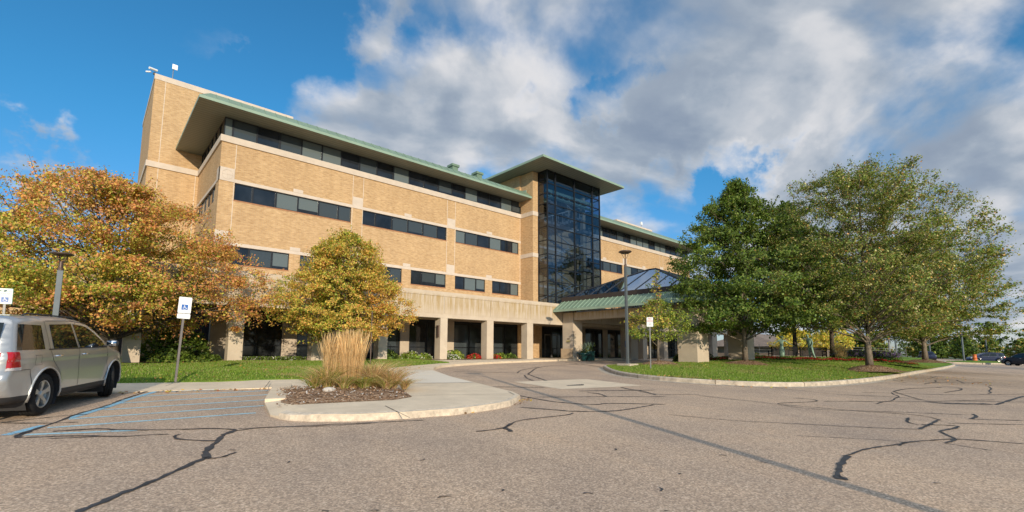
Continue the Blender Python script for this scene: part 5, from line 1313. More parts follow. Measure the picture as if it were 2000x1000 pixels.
    def across(pa, pb, y0, y1, off, mi, mb, nn=8):
        o = len(mb.v)
        for t in range(nn+1):
            x = pa[0]+(pb[0]-pa[0])*t/nn; z = pa[1]+(pb[1]-pa[1])*t/nn
            for k in range(9):
                yy = y0+(y1-y0)*k/8; b_ = .02*(1-(yy/.8)**2)*1.5*(1 if x > 0 else -1)
                mb.v.append((x+b_*(abs(x) > 1.8)+off*(1 if x > 0 else -1), yy, z+.02*(1-(yy/.8)**2)+off*.5))
        for t in range(nn):
            for k in range(8): a = o+t*9+k; mb.f.append([a, a+1, a+10, a+9]); mb.m.append(mi)
    across((-2.20,1.11), (-2.07,1.53), -.66, .66, .012, 0, g); g.build('rear_window', 'carglass', T, smooth=True, local=True)
    g = MB(); across((1.13,1.19), (.40,1.585), -.60, .60, .012, 0, g); g.build('windscreen', 'carglass', T, smooth=True, local=True)
    # pillars and door seams
    s_ = MB()
    for sd in (-1, 1):
        for L_ in ([(-1.24,1.60),(-1.22,1.1),(-1.16,.95),(-.88,.66),(-.84,.34)], [(-.20,1.60),(-.22,1.1),(-.24,.8),(-.22,.36)], [(.95,1.16),(1.0,.95),(.96,.6),(.84,.42)], [(-1.2,1.60),(-.3,1.625),(.28,1.585)], [(-.84,.36),(.84,.36)], [(-2.2,.80),(-1.78,.80),(-1.76,.5)]):
            car_line(s_, L_, .009, .0035, side=sd)
        car_line(s_, [(-1.27, 1.11), (.98, 1.105)], .022, .006, side=sd)
    s_.box(-2.262, -2.235, -.66, .66, .835, .842)
    s_.build('door_seam', 'plastic', T, local=True)
    # fuel door
    f = MB(); car_line(f, [(-1.66,1.02),(-1.5,1.02),(-1.5,.86),(-1.66,.86),(-1.66,1.02)], .006, .0035); f.build('fuel_door', 'plastic', T, local=True)
    # handles
    for sd in (-1, 1):
        for hx in (-.98, -.02):
            h = MB(); yy = sd*(car_y(hx, .99)+.002); h.tube([(hx-.10, yy, .985), (hx-.05, yy+sd*.03, .99), (hx+.05, yy+sd*.03, .992), (hx+.10, yy, .99)], .016, 8); h.build('door_handle', 'chrome', T, smooth=True, local=True)
        # tail light
        tl = MB(); car_patch(tl, [(-2.21,.83),(-1.99,.83),(-2.03,1.09),(-2.19,1.09)], .010, 0, .03, sd); car_patch(tl, [(-2.215,.80),(-1.99,.80),(-1.985,.845),(-2.21,.845)], .0105, 1, .03, sd)
        y0, y1 = sd*.57, sd*(car_w(-2.18, .9)-.06)
        o = len(tl.v)
        for zz in (.845, .92, 1.0, 1.08):
            for k in range(5):
                yy = y0+(y1-y0)*k/4; xx = -2.225+.02*((zz-.84)/.24)-(.012) + .10*(k/4)**3; tl.v.append((xx-.038, yy, zz))
        for r_ in range(3):
            for k in range(4): a = o+r_*5+k; tl.f.append([a, a+1, a+6, a+5]); tl.m.append(0)
        o = len(tl.v)
        for zz in (.80, .845):
            for k in range(5): yy = y0+(y1-y0)*k/4; tl.v.append((-2.268+.10*(k/4)**3-.006, yy, zz))
        for k in range(4): a = o+k; tl.f.append([a, a+1, a+6, a+5]); tl.m.append(1)
        tl.build('tail_light', ['lens', 'lens_clear'], T, smooth=True, local=True)
        mr = MB(); yy = sd*(car_y(.82, 1.13)); mr.tube([(.82, yy, 1.12), (.80, yy+sd*.10, 1.15)], .02, 6); mr.ball((.80, yy+sd*.17, 1.185), .11, 12, 0, (.62, 1.0, .72)); mr.box(.728, .735, yy+sd*.09, yy+sd*.25, 1.13, 1.24, 1)
        mr.build('mirror', ['plastic', 'chrome'], T, smooth=True, local=True)
        rl = MB(); rl.tube([(-1.55, sd*.60, 1.675), (-1.45, sd*.61, 1.715), (.05, sd*.60, 1.70), (.2, sd*.59, 1.655)], .014, 6); rl.build('roof_rail', 'plastic', T, smooth=True, local=True)
        hl = MB(); car_patch(hl, [(1.88,.80),(2.2,.74),(2.14,.88),(1.95,.95)], .006, 0, .05, sd); hl.build('headlight', 'lens_clear', T, local=True)
    b = MB(); b.box(-2.235, -2.225, -.2, .2, .60, .70, 0); b.build('number_plate', 'white', T, local=True)
    b = MB(); b.tube([(-2.0, -.45, .23), (-2.30, -.47, .22)], .035, 10); b.tube([(-1.9, .0, .27), (-1.9, -.5, .25)], .09, 10); b.build('exhaust', 'metal', T, smooth=True, local=True)
    # wheels
    for wx in (-1.35, 1.35):
        for sd in (-1, 1):
            W_ = bpy.data.objects.new('wheel', None)
            t = MB(); r = .358; wd_ = .112
            t.lathe([(.235, -wd_), (.29, -wd_-.004), (.335, -wd_+.006), (r-.006, -wd_+.03), (r, -wd_+.05), (r, -.045), (r-.012, -.042), (r-.012, -.036), (r, -.033), (r, -.004), (r-.012, 0), (r, .004), (r, .033), (r-.012, .036), (r-.012, .042), (r, .045), (r, wd_-.05), (r-.006, wd_-.03), (.335, wd_-.006), (.29, wd_+.004), (.235, wd_)], n=44, axis='y')
            t.build_parent = None
            wo = t.build('wheel', ['tyre'], T, smooth=True, local=True); wo.location = (wx, sd*.775, .358); wo.rotation_euler = (0, 0, (steer if wx > 0 else 0))
            rm = MB(); f = -1 if sd < 0 else 1
            rm.lathe([(.238, f*.10), (.236, f*.075), (.215, f*.06), (.20, f*.02)], n=40, axis='y'); rm.lathe([(.238, f*.10), (.228, f*.106), (.214, f*.098), (.212, f*.06)], n=40, axis='y')
            for k in range(5):
                a = math.pi/2+k*2*math.pi/5; c_, s2 = math.cos(a), math.sin(a); pts = []
                for (ra, ha, ya) in ((.04, .034, .075), (.12, .030, .092), (.215, .048, .097)):
                    pts.append([(ra*c_-ha*s2, f*ya, ra*s2+ha*c_), (ra*c_+ha*s2, f*ya, ra*s2-ha*c_), (ra*c_+ha*s2, f*(ya-.03), ra*s2-ha*c_), (ra*c_-ha*s2, f*(ya-.03), ra*s2+ha*c_)])
                for u in range(2):
                    A_, B_ = pts[u], pts[u+1]; rm.add(A_+B_, [(0,1,5,4), (1,2,6,5), (3,0,4,7)])
            rm.lathe([(.0, f*.10), (.035, f*.10), (.05, f*.085), (.055, f*.05)], n=20, axis='y')
            rm.build('rim', 'rim', wo, local=True)
            bd = MB(); bd.lathe([(.0, f*.015), (.20, f*.015), (.205, f*.0)], n=30, axis='y'); bd.build('brake_disc', 'plastic', wo, local=True)
    return T
# ================================================================ STREET THINGS
def wheelchair(parent, cx, cz, s, y, mat='white'):
    """the access symbol, drawn on a plate lying in local XZ facing -Y"""
    b = MB()
    def disc(x, z, r, n=12, yy=y): b.add([(x+r*math.cos(2*math.pi*i/n), yy, z+r*math.sin(2*math.pi*i/n)) for i in range(n)], [list(range(n))])
    def seg(p, q, w, yy=y):
        d = Vector((q[0]-p[0], q[1]-p[1])).normalized(); n = Vector((-d.y, d.x))*w/2
        b.add([(p[0]-n.x, yy, p[1]-n.y), (q[0]-n.x, yy, q[1]-n.y), (q[0]+n.x, yy, q[1]+n.y), (p[0]+n.x, yy, p[1]+n.y)], [(0,1,2,3)])
    disc(cx-.06*s, cz+.40*s, .085*s)
    seg((cx-.05*s, cz+.32*s), (cx-.02*s, cz), .1*s, y-.0002); seg((cx-.04*s, cz+.16*s), (cx+.17*s, cz+.16*s), .06*s, y-.0004); seg((cx-.03*s, cz), (cx+.2*s, cz), .08*s, y-.0006); seg((cx+.2*s, cz+.02*s), (cx+.33*s, cz-.28*s), .08*s, y-.0008); seg((cx+.31*s, cz-.27*s), (cx+.42*s, cz-.22*s), .06*s, y-.001)
    n = 14
    for i in range(n):
        a0 = R(115)+i*R(250)/n; a1 = R(115)+(i+1)*R(250)/n; r0, r1 = .25*s, .32*s; ox, oz = cx, cz-.1*s
        b.add([(ox+r0*math.cos(a0), y-.0003, oz+r0*math.sin(a0)), (ox+r1*math.cos(a0), y-.0003, oz+r1*math.sin(a0)), (ox+r1*math.cos(a1), y-.0003, oz+r1*math.sin(a1)), (ox+r0*math.cos(a1), y-.0003, oz+r0*math.sin(a1))], [(0,1,2,3)])
    b.build('access_symbol', mat, parent, local=True)
def plate(w, h, z, mat, parent, name='plate', r=.025, y=-.03, th=.004):
    b = MB(); pts = []
    for sx, sz, a0 in ((1, 1, 0), (-1, 1, 90), (-1, -1, 180), (1, -1, 270)):
        for k in range(4):
            a = R(a0+k*30); pts.append((sx*(w/2-r)+r*math.cos(a), z+sz*(h/2-r)+r*math.sin(a)))
    n = len(pts); b.add([(x, y, zz) for x, zz in pts]+[(x, y+th, zz) for x, zz in pts], [list(range(n)), list(range(2*n-1, n-1, -1))]+[(i, i+n, (i+1) % n+n, (i+1) % n) for i in range(n)])
    return b.build(name, mat, parent, local=True)
def text(parent, s, x, z, size, y, mat, name='lettering', sx=1.):
    cu = bpy.data.curves.new(name, 'FONT'); cu.body = s; cu.size = size; cu.align_x = 'CENTER'; cu.align_y = 'CENTER'; cu.extrude = .0005; cu.offset = .0008
    cu.materials.append(M[mat]); tmp = bpy.data.objects.new('tmp', cu); COL.objects.link(tmp); bpy.context.view_layer.update()
    me = bpy.data.meshes.new_from_object(tmp.evaluated_get(bpy.context.evaluated_depsgraph_get())); bpy.data.objects.remove(tmp); me.materials.clear(); me.materials.append(M[mat]); o = bpy.data.objects.new(name, me); COL.objects.link(o); o.parent = parent; o.location = (x, y, z); o.rotation_euler = (R(90), 0, 0); o.scale = (sx, 1, 1); return o
def sign_post(label, loc, h, rz, mat='metal', lean=0., name='street_sign', plates=None):
    T = thing(name, label, 'sign', loc, None, rz); T.rotation_euler = (0, lean, rz)
    b = MB(); b.box(-.03, .03, -.022, -.016, -.1, h); b.box(-.03, -.024, -.022, .012, -.1, h); b.box(.024, .03, -.022, .012, -.1, h)
    b.build('post', mat, T, local=True); return T
def yaw_to_cam(x, y): return math.atan2(-x, -(CAMY-y))*1.0
def face_cam(x, y): # rotation so that local -Y points to the camera
    dx, dy = 0-x, CAMY-y; return math.atan2(dx, -dy)
def make_signs():
    D = DATA
    x, y, _ = D['sign2']; z = gz(x, y)+.15; T = sign_post('white accessible parking sign on a leaning post at the edge of the lawn', (x, y, z), 2.28, face_cam(x, y)+R(8), 'pole_warm', R(2.0))
    p = plate(.31, .46, 2.06, 'white', T); wheelchair(p, 0, 1.99, .135, -.0345, 'white')
    b = MB(); b.box(-.075, .075, -.0338, -.0325, 1.925, 2.075); b.build('symbol_field', 'signblue', p, local=True)
    plate(.31, .14, 1.745, 'white', T, y=-.03)
    x, y, _ = D['sign1']; z = gz(x, y)+.10; T = sign_post('green bordered reserved parking sign at the left edge behind the silver car', (x, y, z), 2.44, face_cam(x, y)+R(-12), 'metal', R(-1.))
    T.location.z += 0; dz = .13
    p = plate(.305, .455, 2.12+dz, 'signgreen', T); plate(.285, .435, 2.12+dz, 'white', p, 'plate_face', y=-.0325, th=.002)
    b = MB(); b.box(-.075, .075, -.0348, -.034, 1.95+dz, 2.09+dz); b.build('symbol_field', 'signblue', p, local=True)
    wheelchair(p, 0, 2.02+dz, .13, -.0360, 'white'); text(p, 'RESERVED', 0, 2.265+dz, .058, -.035, 'signgreen'); text(p, 'PARKING', 0, 2.195+dz, .058, -.035, 'signgreen')
    x, y, _ = D['nopark']; z = gz(x, y)+.2; T = sign_post('white and red no parking sign on the kerb side of the lawn island', (x, y, z), 2.55, face_cam(x, y), 'metal', R(.6))
    p = plate(.30, .46, 2.30, 'white', T); text(p, 'NO', 0, 2.45, .10, -.0335, 'signred'); text(p, 'PARKING', 0, 2.345, .075, -.0335, 'signred', sx=.95); text(p, 'FIRE', 0, 2.245, .055, -.0335, 'grey_text'); text(p, 'LANE', 0, 2.165, .055, -.0335, 'grey_text')
    x, y = 9.45, -9.9; T = sign_post('bare brown sign post seen edge on, in front of the yellow maple', (x, y, gz(x, y)+.13), 2.45, R(25), 'bronze', 0)
    plate(.30, .42, 2.25, 'bronze', T); T.rotation_euler = (0, 0, face_cam(x, y)+R(84))
def lamp(label, loc, H, rh, mat='pole', name='street_lamp', group=None, sq=.065, pad=True):
    T = thing(name, label, 'lamp', loc, group); x, y, z = loc
    b = MB(); b.box(x-sq, x+sq, y-sq, y+sq, z, z+H*.86); b.build('post', mat, T, bevel=.008)
    b = MB(); b.tube([(x, y, z+H*.86), (x, y, z+H*.93)], [.05, .045], 12); b.lathe([(.0, z+H*.86), (.07, z+H*.86), (.07, z+H*.875), (.05, z+H*.88)], (x, y, 0), 14)
    for k in range(4):
        a = k*math.pi/2+.5; b.tube([(x+.03*math.cos(a), y+.03*math.sin(a), z+H*.925), (x+rh*.62*math.cos(a), y+rh*.62*math.sin(a), z+H*.985)], .013, 6)
    b.build('bracket', 'bronze', T)
    b = MB(); b.lathe([(.02, z+H*.982), (rh*.6, z+H*.978), (rh, z+H*.990), (rh*1.02, z+H*.995), (rh*.9, z+H), (.02, z+H+.02)], (x, y, 0), 32); b.build('lamp_head', 'bronze', T, smooth=True)
    if pad:
        b = MB(); b.box(x-.11, x+.11, y-.11, y+.11, z, z+.03); b.build('base_plate', 'metal', T)
    return T
def make_lamps():
    D = DATA
    x, y, z = D['lampR']; gl = isl_h(x, y)
    b = MB(); b.box(x-.42, x+.42, y-.42, y+.42, gl-.1, gl+.11); tag(b.build('concrete_pad', 'kerb', bevel=.02), 'square concrete footing under the lamp post on the island', 'footing')
    lamp('tall street lamp with a dish head on the lawn island beside the canopy', (x, y, gl+.11), 6.33, .36)
    x, y, _ = D['lampL']; z = gz(x, y)+.1
    lamp('street lamp with a dish head rising behind the silver car', (x-.02, y-.1, z), 3.42, .235, sq=.062)
    x, y = 2.95, -35.6; lamp('street lamp casting a long thin shadow on the drive', (x, y, gz(x, y)), 7.5, .36, sq=.072)
    for k, (key, h, l) in enumerate((('lpA', 6.6, 'grey light pole standing on the grass verge left of the navy car'), ('lpB', 6.2, 'light pole with a flat cross head beyond the navy car'), ('lpC', 4.2, 'thin short pole just right of the cross headed light pole'), ('lpD', 5.6, 'pale light pole behind the purple flowers, left of the pair'), ('lpE', 5.6, 'darker light pole behind the purple flowers, right of the pair'), ('lpF', 4.6, 'thin light pole right of the far island tree trunk'))):
        x, y, _ = D[key]; z = gz(x, y); T = thing('light_pole', l, 'lamp', (x, y, z), 'light poles in the far car park'); rr = .12 if k != 2 else .07
        b = MB(); b.tube([(x, y, z), (x, y, z+h)], rr, 8); b.build('post', 'pole' if k != 3 else 'metal', T)
        b = MB(); b.box(x-.25, x+.25, y-.75, y+.75, z+h, z+h+.16); b.build('lamp_head', 'bronze', T)
def skin_fig(name, label, loc, rz, joints, edges, mats, cat='statue', scale=1.):
    T = thing(name, label, cat, loc, None, rz)
    me = bpy.data.meshes.new('body'); me.from_pydata([Vector(j[0])*scale for j in joints], edges, []); me.materials.append(M[mats])
    o = bpy.data.objects.new('body', me); COL.objects.link(o); o.parent = T
    s = o.modifiers.new('skin', 'SKIN'); s.use_smooth_shade = True
    for v, j in zip(me.skin_vertices[0].data, joints): v.radius = (j[1]*scale, (j[2] if len(j) > 2 else j[1])*scale)
    me.skin_vertices[0].data[0].use_root = True
    u = o.modifiers.new('sub', 'SUBSURF'); u.levels = 1; u.render_levels = 2
    return T
def hand(jo, ed, w, root, d, s, rr=.010):
    """five short finger chains rooted in the palm; d = direction, s = sideways"""
    d = Vector(d).normalized(); s = Vector(s).normalized(); w = Vector(w)
    p = len(jo); jo.append((w+d*.05, .024, .016)); ed.append((root, p))
    for k, (o, l) in enumerate(((-.03, .075), (-.01, .085), (.01, .082), (.03, .065))):
        a = len(jo); jo.append((w+d*.075+s*o, rr)); jo.append((w+d*(.075+l*.5)+s*o*1.15-Vector((0,0,.006)), rr*.9)); jo.append((w+d*(.075+l)+s*o*1.2-Vector((0,0,.02)), rr*.7)); ed += [(p, a), (a, a+1), (a+1, a+2)]
    a = len(jo); jo.append((w+d*.045-s*.045, rr*1.1)); jo.append((w+d*.08-s*.06, rr*.8)); ed += [(p, a), (a, a+1)]
def make_statues():
    D = DATA
    # woman in a long dress, arms held out and down
    x, y, z = D['st1']; z = isl_h(x, y)
    jo = [((0, 0, .95), .15, .12), ((0, 0, 1.15), .115, .10), ((0, 0, 1.36), .16, .11), ((0, .0, 1.47), .05), ((.01, 0, 1.53), .05), ((.02, 0, 1.64), .10, .115), ((.03, 0, 1.74), .07),
          ((-.17, 0, 1.42), .055), ((-.36, 0, 1.22), .042), ((-.56, -.03, 1.05), .03), ((.17, 0, 1.42), .055), ((.44, -.02, 1.22), .042), ((.70, -.04, 1.06), .03),
          ((0, 0, .70), .19, .17), ((0, 0, .40), .22, .2), ((0, 0, .12), .25, .23), ((-.08, -.1, .03), .05), ((.08, -.1, .03), .05)]
    ed = [(0,1),(1,2),(2,3),(3,4),(4,5),(5,6),(2,7),(7,8),(8,9),(2,10),(10,11),(11,12),(0,13),(13,14),(14,15),(15,16),(15,17)]
    hand(jo, ed, jo[9][0], 9, (-.8, 0, -.5), (0, 1, 0)); hand(jo, ed, jo[12][0], 12, (.8, 0, -.5), (0, 1, 0))
    T = skin_fig('bronze_statue', 'green bronze statue of a woman in a long dress, behind the black bench', (x, y, z+.05), face_cam(x, y)+R(0), jo, ed, 'patina', scale=1.03)
    b = MB(); b.lathe([(.0, 1.62), (.15, 1.64), (.17, 1.67), (.14, 1.73), (.12, 1.79), (.0, 1.83)], (.03, 0, .03), 16); b.build('bonnet', 'patina', T, smooth=True, local=True)
    b = MB(); b.lathe([(.0, -.05), (.55, -.05), (.55, .03), (.0, .03)], (0, 0, 0), 20); b.build('plinth', 'patina', T, local=True)
    x, y, z = D['st2']; z = isl_h(x, y)
    # striding figure leaning back, one arm behind the back reaching to the other figure
    jo = [((.02, 0, .98), .135, .11), ((0, 0, 1.16), .12, .1), ((-.05, 0, 1.38), .155, .11), ((-.09, 0, 1.50), .05), ((-.11, 0, 1.56), .048), ((-.13, -.01, 1.66), .088, .105), ((-.14, -.01, 1.75), .07),
          ((-.20, .02, 1.42), .055), ((-.26, .10, 1.15), .042), ((-.42, .10, .98), .03), ((.10, .0, 1.42), .055), ((.20, -.02, 1.17), .043), ((.27, -.16, .98), .03),
          ((-.07, 0, .90), .09), ((-.06, 0, .52), .062), ((-.02, .02, .10), .04), ((-.04, -.14, .03), .035),
          ((.10, 0, .90), .095), ((.17, 0, .52), .07), ((.32, .02, .10), .05), ((.34, -.14, .03), .038)]
    ed = [(0,1),(1,2),(2,3),(3,4),(4,5),(5,6),(2,7),(7,8),(8,9),(2,10),(10,11),(11,12),(0,13),(13,14),(14,15),(15,16),(0,17),(17,18),(18,19),(19,20)]
    hand(jo, ed, jo[9][0], 9, (-.7, 0, -.6), (0, 1, 0)); hand(jo, ed, jo[12][0], 12, (.4, -.4, -.6), (0, 1, 0))
    T = skin_fig('bronze_statue', 'green bronze statue of a striding figure in front of the black bench', (x, y, z+.03), face_cam(x, y)+R(-35), jo, ed, 'patina', scale=1.14)
    b = MB(); b.lathe([(.13, .86), (.155, 1.0), (.125, 1.16), (.16, 1.4)], (0, 0, .12), 14); b.build('jacket', 'patina', T, smooth=True, local=True)
    b = MB(); b.lathe([(.0, -.05), (.5, -.05), (.5, .02), (.0, .02)], (.1, 0, 0), 20); b.build('plinth', 'patina', T, local=True)
    # bench pair
    a, c = Vector(D['benchL']), Vector(D['benchR']); 
    for i, l in ((0, 'black slatted bench, left of the two, in front of the woman statue'), (1, 'black slatted bench, right of the two, beside the purple flowers')):
        p = a.lerp(c, .02+.5*i); q = a.lerp(c, .48+.52*i); mid = (p+q)/2; rz = math.atan2(q.y-p.y, q.x-p.x); zz = isl_h(mid.x, mid.y)
        T = thing('park_bench', l, 'bench', (mid.x, mid.y, zz+.02), 'black benches behind the flower bed', rz); Lh = (q-p).length/2
        b = MB()
        for k in range(9): b.box(-Lh, Lh, -.02-.008*k, .0-.008*k, .27+.08*k, .335+.08*k)
        b.box(-Lh, Lh, -.015, .03, .93, .99)
        b.build('backrest', 'black', T, local=True)
        b = MB()
        for k in range(5): b.box(-Lh, Lh, .03+.1*k, .11+.1*k, .44, .465)
        b.build('seat', 'black', T, local=True)
        for s in (-1, 0, 1):
            b = MB(); xx = s*(Lh-.04); b.box(xx-.03, xx+.03, -.06, .02, 0, .96); b.box(xx-.03, xx+.03, .44, .50, 0, .66); b.box(xx-.03, xx+.03, 0, .5, .40, .44); b.box(xx-.03, xx+.03, 0, .5, .64, .67); b.build('leg', 'black', T, local=True)
def make_entrance_things():
    # glazed planters and a bronze group with a plant beside the entrance pier
    for k, (x, y, r, h, l) in enumerate(((28.72, -6.25, .36, .62, 'wide flared dark teal planter left against the entrance pier'), (29.35, -6.15, .24, .72, 'narrow straight teal planter in the middle of the entrance group'), (29.95, -6.0, .27, .74, 'straight dark teal planter right of the entrance group'))):
        z = gz(x, y)+(.0); T = thing('planter', l, 'planter', (x, y, z), 'teal planters at the entrance')
        b = MB()
        if k == 0: b.lathe([(.0, z), (r*.45, z), (r*.5, z+h*.3), (r*.85, z+h*.72), (r*1.35, z+h*.86), (r*1.4, z+h), (r*1.2, z+h), (r*.8, z+h*.8)], (x, y, 0), 24)
        else: b.lathe([(.0, z), (r*.9, z), (r, z+.05), (r, z+h-.06), (r*1.12, z+h-.05), (r*1.12, z+h), (r*.9, z+h), (r*.88, z+h-.1), (0, z+h-.1)], (x, y, 0), 24)
        b.build('pot', 'teal', T, smooth=True)
        rs = RS; n = 90; C = np.stack([rs.randn(n)*.12, rs.randn(n)*.12, h+.02+np.abs(rs.randn(n))*(.30 if k else .12)], 1); leaf_mesh('foliage', C, .09, palette(*pal(['dgrn', 'mid', 'olive'], [3, 3, 1]), n, rs), T, rs)
        st = MB()
        for i in range(8): a = i*.8; st.tube([(x, y, z+h-.1), (x+.1*math.cos(a), y+.1*math.sin(a), z+h+.3), (x+.26*math.cos(a), y+.26*math.sin(a), z+h+.7+.1*math.sin(i*3))], .008, 4)
        st.build('stem', 'patina', T)
    # litter bin by the doors
    x, y = 33.0, -1.1; T = thing('litter_bin', 'white topped round bin inside the entrance porch', 'bin', (x, y, .12))
    b = MB(); b.lathe([(0, .12), (.22, .12), (.24, .8), (.0, .8)], (x, y, 0), 20); b.build('drum', 'tan', T, smooth=True)
    b = MB(); b.lathe([(.27, .8), (.28, .86), (.2, .98), (.0, 1.0)], (x, y, 0), 20); b.build('lid', 'white', T, smooth=True)
def make_far():
    # cars in the far car park
    D = DATA
    for key, paint, l, rz in (('car1', 'navy', 'dark navy car half hidden by the far tree trunk on the island', R(200)), ('car2', 'navy2', 'dark blue car parked beyond the grass verge on the right', R(115)), ('car3', 'maroon', 'dark car cut off by the right edge of the picture', R(60))):
        x, y, _ = D[key]; make_suv(M[paint], l, (x, y, gz(x, y)), rz, 'cars in the far car park', scale=1.0)
    b = MB(); x, y = 105.5, -23.0; z = gz(x, y)+.3; b.lathe([(0, z), (.33, z), (.33, z+.08), (.28, z+.1), (.28, z+.45), (.31, z+.48), (.27, z+.52), (.25, z+1.0), (.27, z+1.03), (.0, z+1.06)], (x, y, 0), 18)
    tag(b.build('traffic_barrel', 'orange', smooth=True), 'orange traffic barrel in front of the dark blue car', 'traffic barrel')
    # low brown roofed building seen under the trees
    T = thing('far_building', 'low brown roofed building far behind the bench under the tree crowns', 'building', (125, 8, -.5))
    b = MB(); b.box(108, 150, 6, 22, -1, 2.0); b.build('wall', 'brown_roof', T)
    b = MB(); b.add([(106, 4, 2.0), (152, 4, 2.0), (152, 24, 2.0), (106, 24, 2.0), (112, 14, 5.0), (146, 14, 5.0)], [(0,1,5,4), (1,2,5), (2,3,4,5), (3,0,4), (3,2,1,0)]); b.build('roof', 'brown_roof', T)
    # rail fence
    for i, (p, q, l) in enumerate((((56, -5.5), (92, -16.5), 'thin metal rail fence running behind the purple flowers'),)):
        T = thing('rail_fence', l, 'fence', (p[0], p[1], gz(*p))); a, c = Vector(p), Vector(q); n = 14
        for k in range(n+1):
            u = a.lerp(c, k/n); b = MB(); z = gz(u.x, u.y); b.tube([(u.x, u.y, z-.1), (u.x, u.y, z+1.9)], .03, 6); b.build('post', 'metal', T)
        b = MB()
        for h in (.5, .85, 1.2, 1.55, 1.85): b.tube([(a.x, a.y, gz(*a)+h), (c.x, c.y, gz(*c)+h)], .018, 5)
        b.build('rail', 'metal', T)
# ================================================================ SKY, SUN, CAMERA
def sky():
    w = bpy.data.worlds.new('World'); S.world = w; w.use_nodes = True; nt = w.node_tree; nt.nodes.clear()
    out = nt.nodes.new('ShaderNodeOutputWorld')
    sk = nt.nodes.new('ShaderNodeTexSky'); sk.sky_type = 'NISHITA'; sk.sun_disc = False
    sk.sun_elevation = SUN_EL; sk.sun_rotation = SUN_ROT; sk.air_density = 1.0; sk.dust_density = .3; sk.ozone_density = 2.2; sk.altitude = 200
    tc0 = nt.nodes.new('ShaderNodeTexCoord'); s0 = nt.nodes.new('ShaderNodeSeparateXYZ'); L(nt, tc0.outputs['Generated'], s0.inputs[0])
    hz = nt.nodes.new('ShaderNodeMapRange'); hz.interpolation_type = 'SMOOTHSTEP'; L(nt, s0.outputs[2], hz.inputs[0]); hz.inputs[1].default_value = .0; hz.inputs[2].default_value = .42
    tint = mix(nt, 1., sk.outputs[0], mix(nt, hz.outputs[0], (.36, .42, .60), SKY_TINT), 'MULTIPLY')
    bg = N(nt, 'ShaderNodeBackground', Strength=SKY_STR); L(nt, tint, bg.inputs[0])
    tc = nt.nodes.new('ShaderNodeTexCoord'); nz = N(nt, 'ShaderNodeVectorMath', operation='NORMALIZE'); L(nt, tc.outputs['Generated'], nz.inputs[0]); d = nz.outputs[0]
    sp = nt.nodes.new('ShaderNodeSeparateXYZ'); L(nt, d, sp.inputs[0])
    def math_(op, a, b=None, clamp=False):
        m = nt.nodes.new('ShaderNodeMath'); m.operation = op; m.use_clamp = clamp
        for i, v in enumerate((a, b)):
            if v is None: continue
            if isinstance(v, (int, float)): m.inputs[i].default_value = v
            else: L(nt, v, m.inputs[i])
        return m.outputs[0]
    zz = math_('ADD', math_('MAXIMUM', sp.outputs[2], 0.), .22)
    px = math_('DIVIDE', sp.outputs[0], zz); py = math_('DIVIDE', sp.outputs[1], zz)
    cv = nt.nodes.new('ShaderNodeCombineXYZ'); L(nt, px, cv.inputs[0]); L(nt, py, cv.inputs[1])
    mp = nt.nodes.new('ShaderNodeMapping'); mp.inputs['Rotation'].default_value = (0, 0, R(28)); mp.inputs['Scale'].default_value = (1.25, 1.6, 1); mp.inputs['Location'].default_value = (3.1, 1.7, 0); L(nt, cv.outputs[0], mp.inputs[0])
    n1 = noise(nt, mp.outputs[0], 1.15, 8, .5, .25)
    n2 = noise(nt, mp.outputs[0], .8, 6, .5, .2)
    mp2 = nt.nodes.new('ShaderNodeMapping'); mp2.inputs['Location'].default_value = (3.1+CL_OFF[0], 1.7+CL_OFF[1], 0); mp2.inputs['Rotation'].default_value = (0, 0, R(28)); mp2.inputs['Scale'].default_value = (1.25, 1.6, 1); L(nt, cv.outputs[0], mp2.inputs[0])
    n3 = noise(nt, mp2.outputs[0], 1.15, 8, .5, .25)
    wn = N(nt, 'ShaderNodeTexNoise', Scale=5.5, Detail=6, Roughness=.6); L(nt, d, wn.inputs['Vector'])
    ws = N(nt, 'ShaderNodeVectorMath', operation='SUBTRACT'); L(nt, wn.outputs['Color'], ws.inputs[0]); ws.inputs[1].default_value = (.5, .5, .5)
    wm = N(nt, 'ShaderNodeVectorMath', operation='SCALE'); L(nt, ws.outputs[0], wm.inputs[0]); wm.inputs['Scale'].default_value = .34
    wa = N(nt, 'ShaderNodeVectorMath', operation='ADD'); L(nt, d, wa.inputs[0]); L(nt, wm.outputs[0], wa.inputs[1])
    wd = N(nt, 'ShaderNodeVectorMath', operation='NORMALIZE'); L(nt, wa.outputs[0], wd.inputs[0]); dw = wd.outputs[0]
    cov = None
    for (vx, vy, vz), rad, amp in BLOBS:
        dt = N(nt, 'ShaderNodeVectorMath', operation='DOT_PRODUCT'); L(nt, dw, dt.inputs[0]); l_ = math.sqrt(vx*vx+vy*vy+vz*vz); dt.inputs[1].default_value = (vx/l_, vy/l_, vz/l_)
        mr = nt.nodes.new('ShaderNodeMapRange'); mr.interpolation_type = 'SMOOTHSTEP'; L(nt, dt.outputs['Value'], mr.inputs[0]); mr.inputs[1].default_value = math.cos(R(rad)); mr.inputs[2].default_value = 1.0; mr.inputs[3].default_value = 0; mr.inputs[4].default_value = amp
        cov = mr.outputs[0] if cov is None else math_('ADD', cov, mr.outputs[0])
    tot = math_('ADD', math_('ADD', math_('MULTIPLY', math_('SUBTRACT', n1, .5), 1.85), cov), CL_BASE+.5)
    den = nt.nodes.new('ShaderNodeMapRange'); den.interpolation_type = 'SMOOTHSTEP'; L(nt, tot, den.inputs[0]); den.inputs[1].default_value = .44; den.inputs[2].default_value = .84
    # lit edges: where the cloud thins towards the sun, brighter
    rel = math_('SUBTRACT', n1, n3)
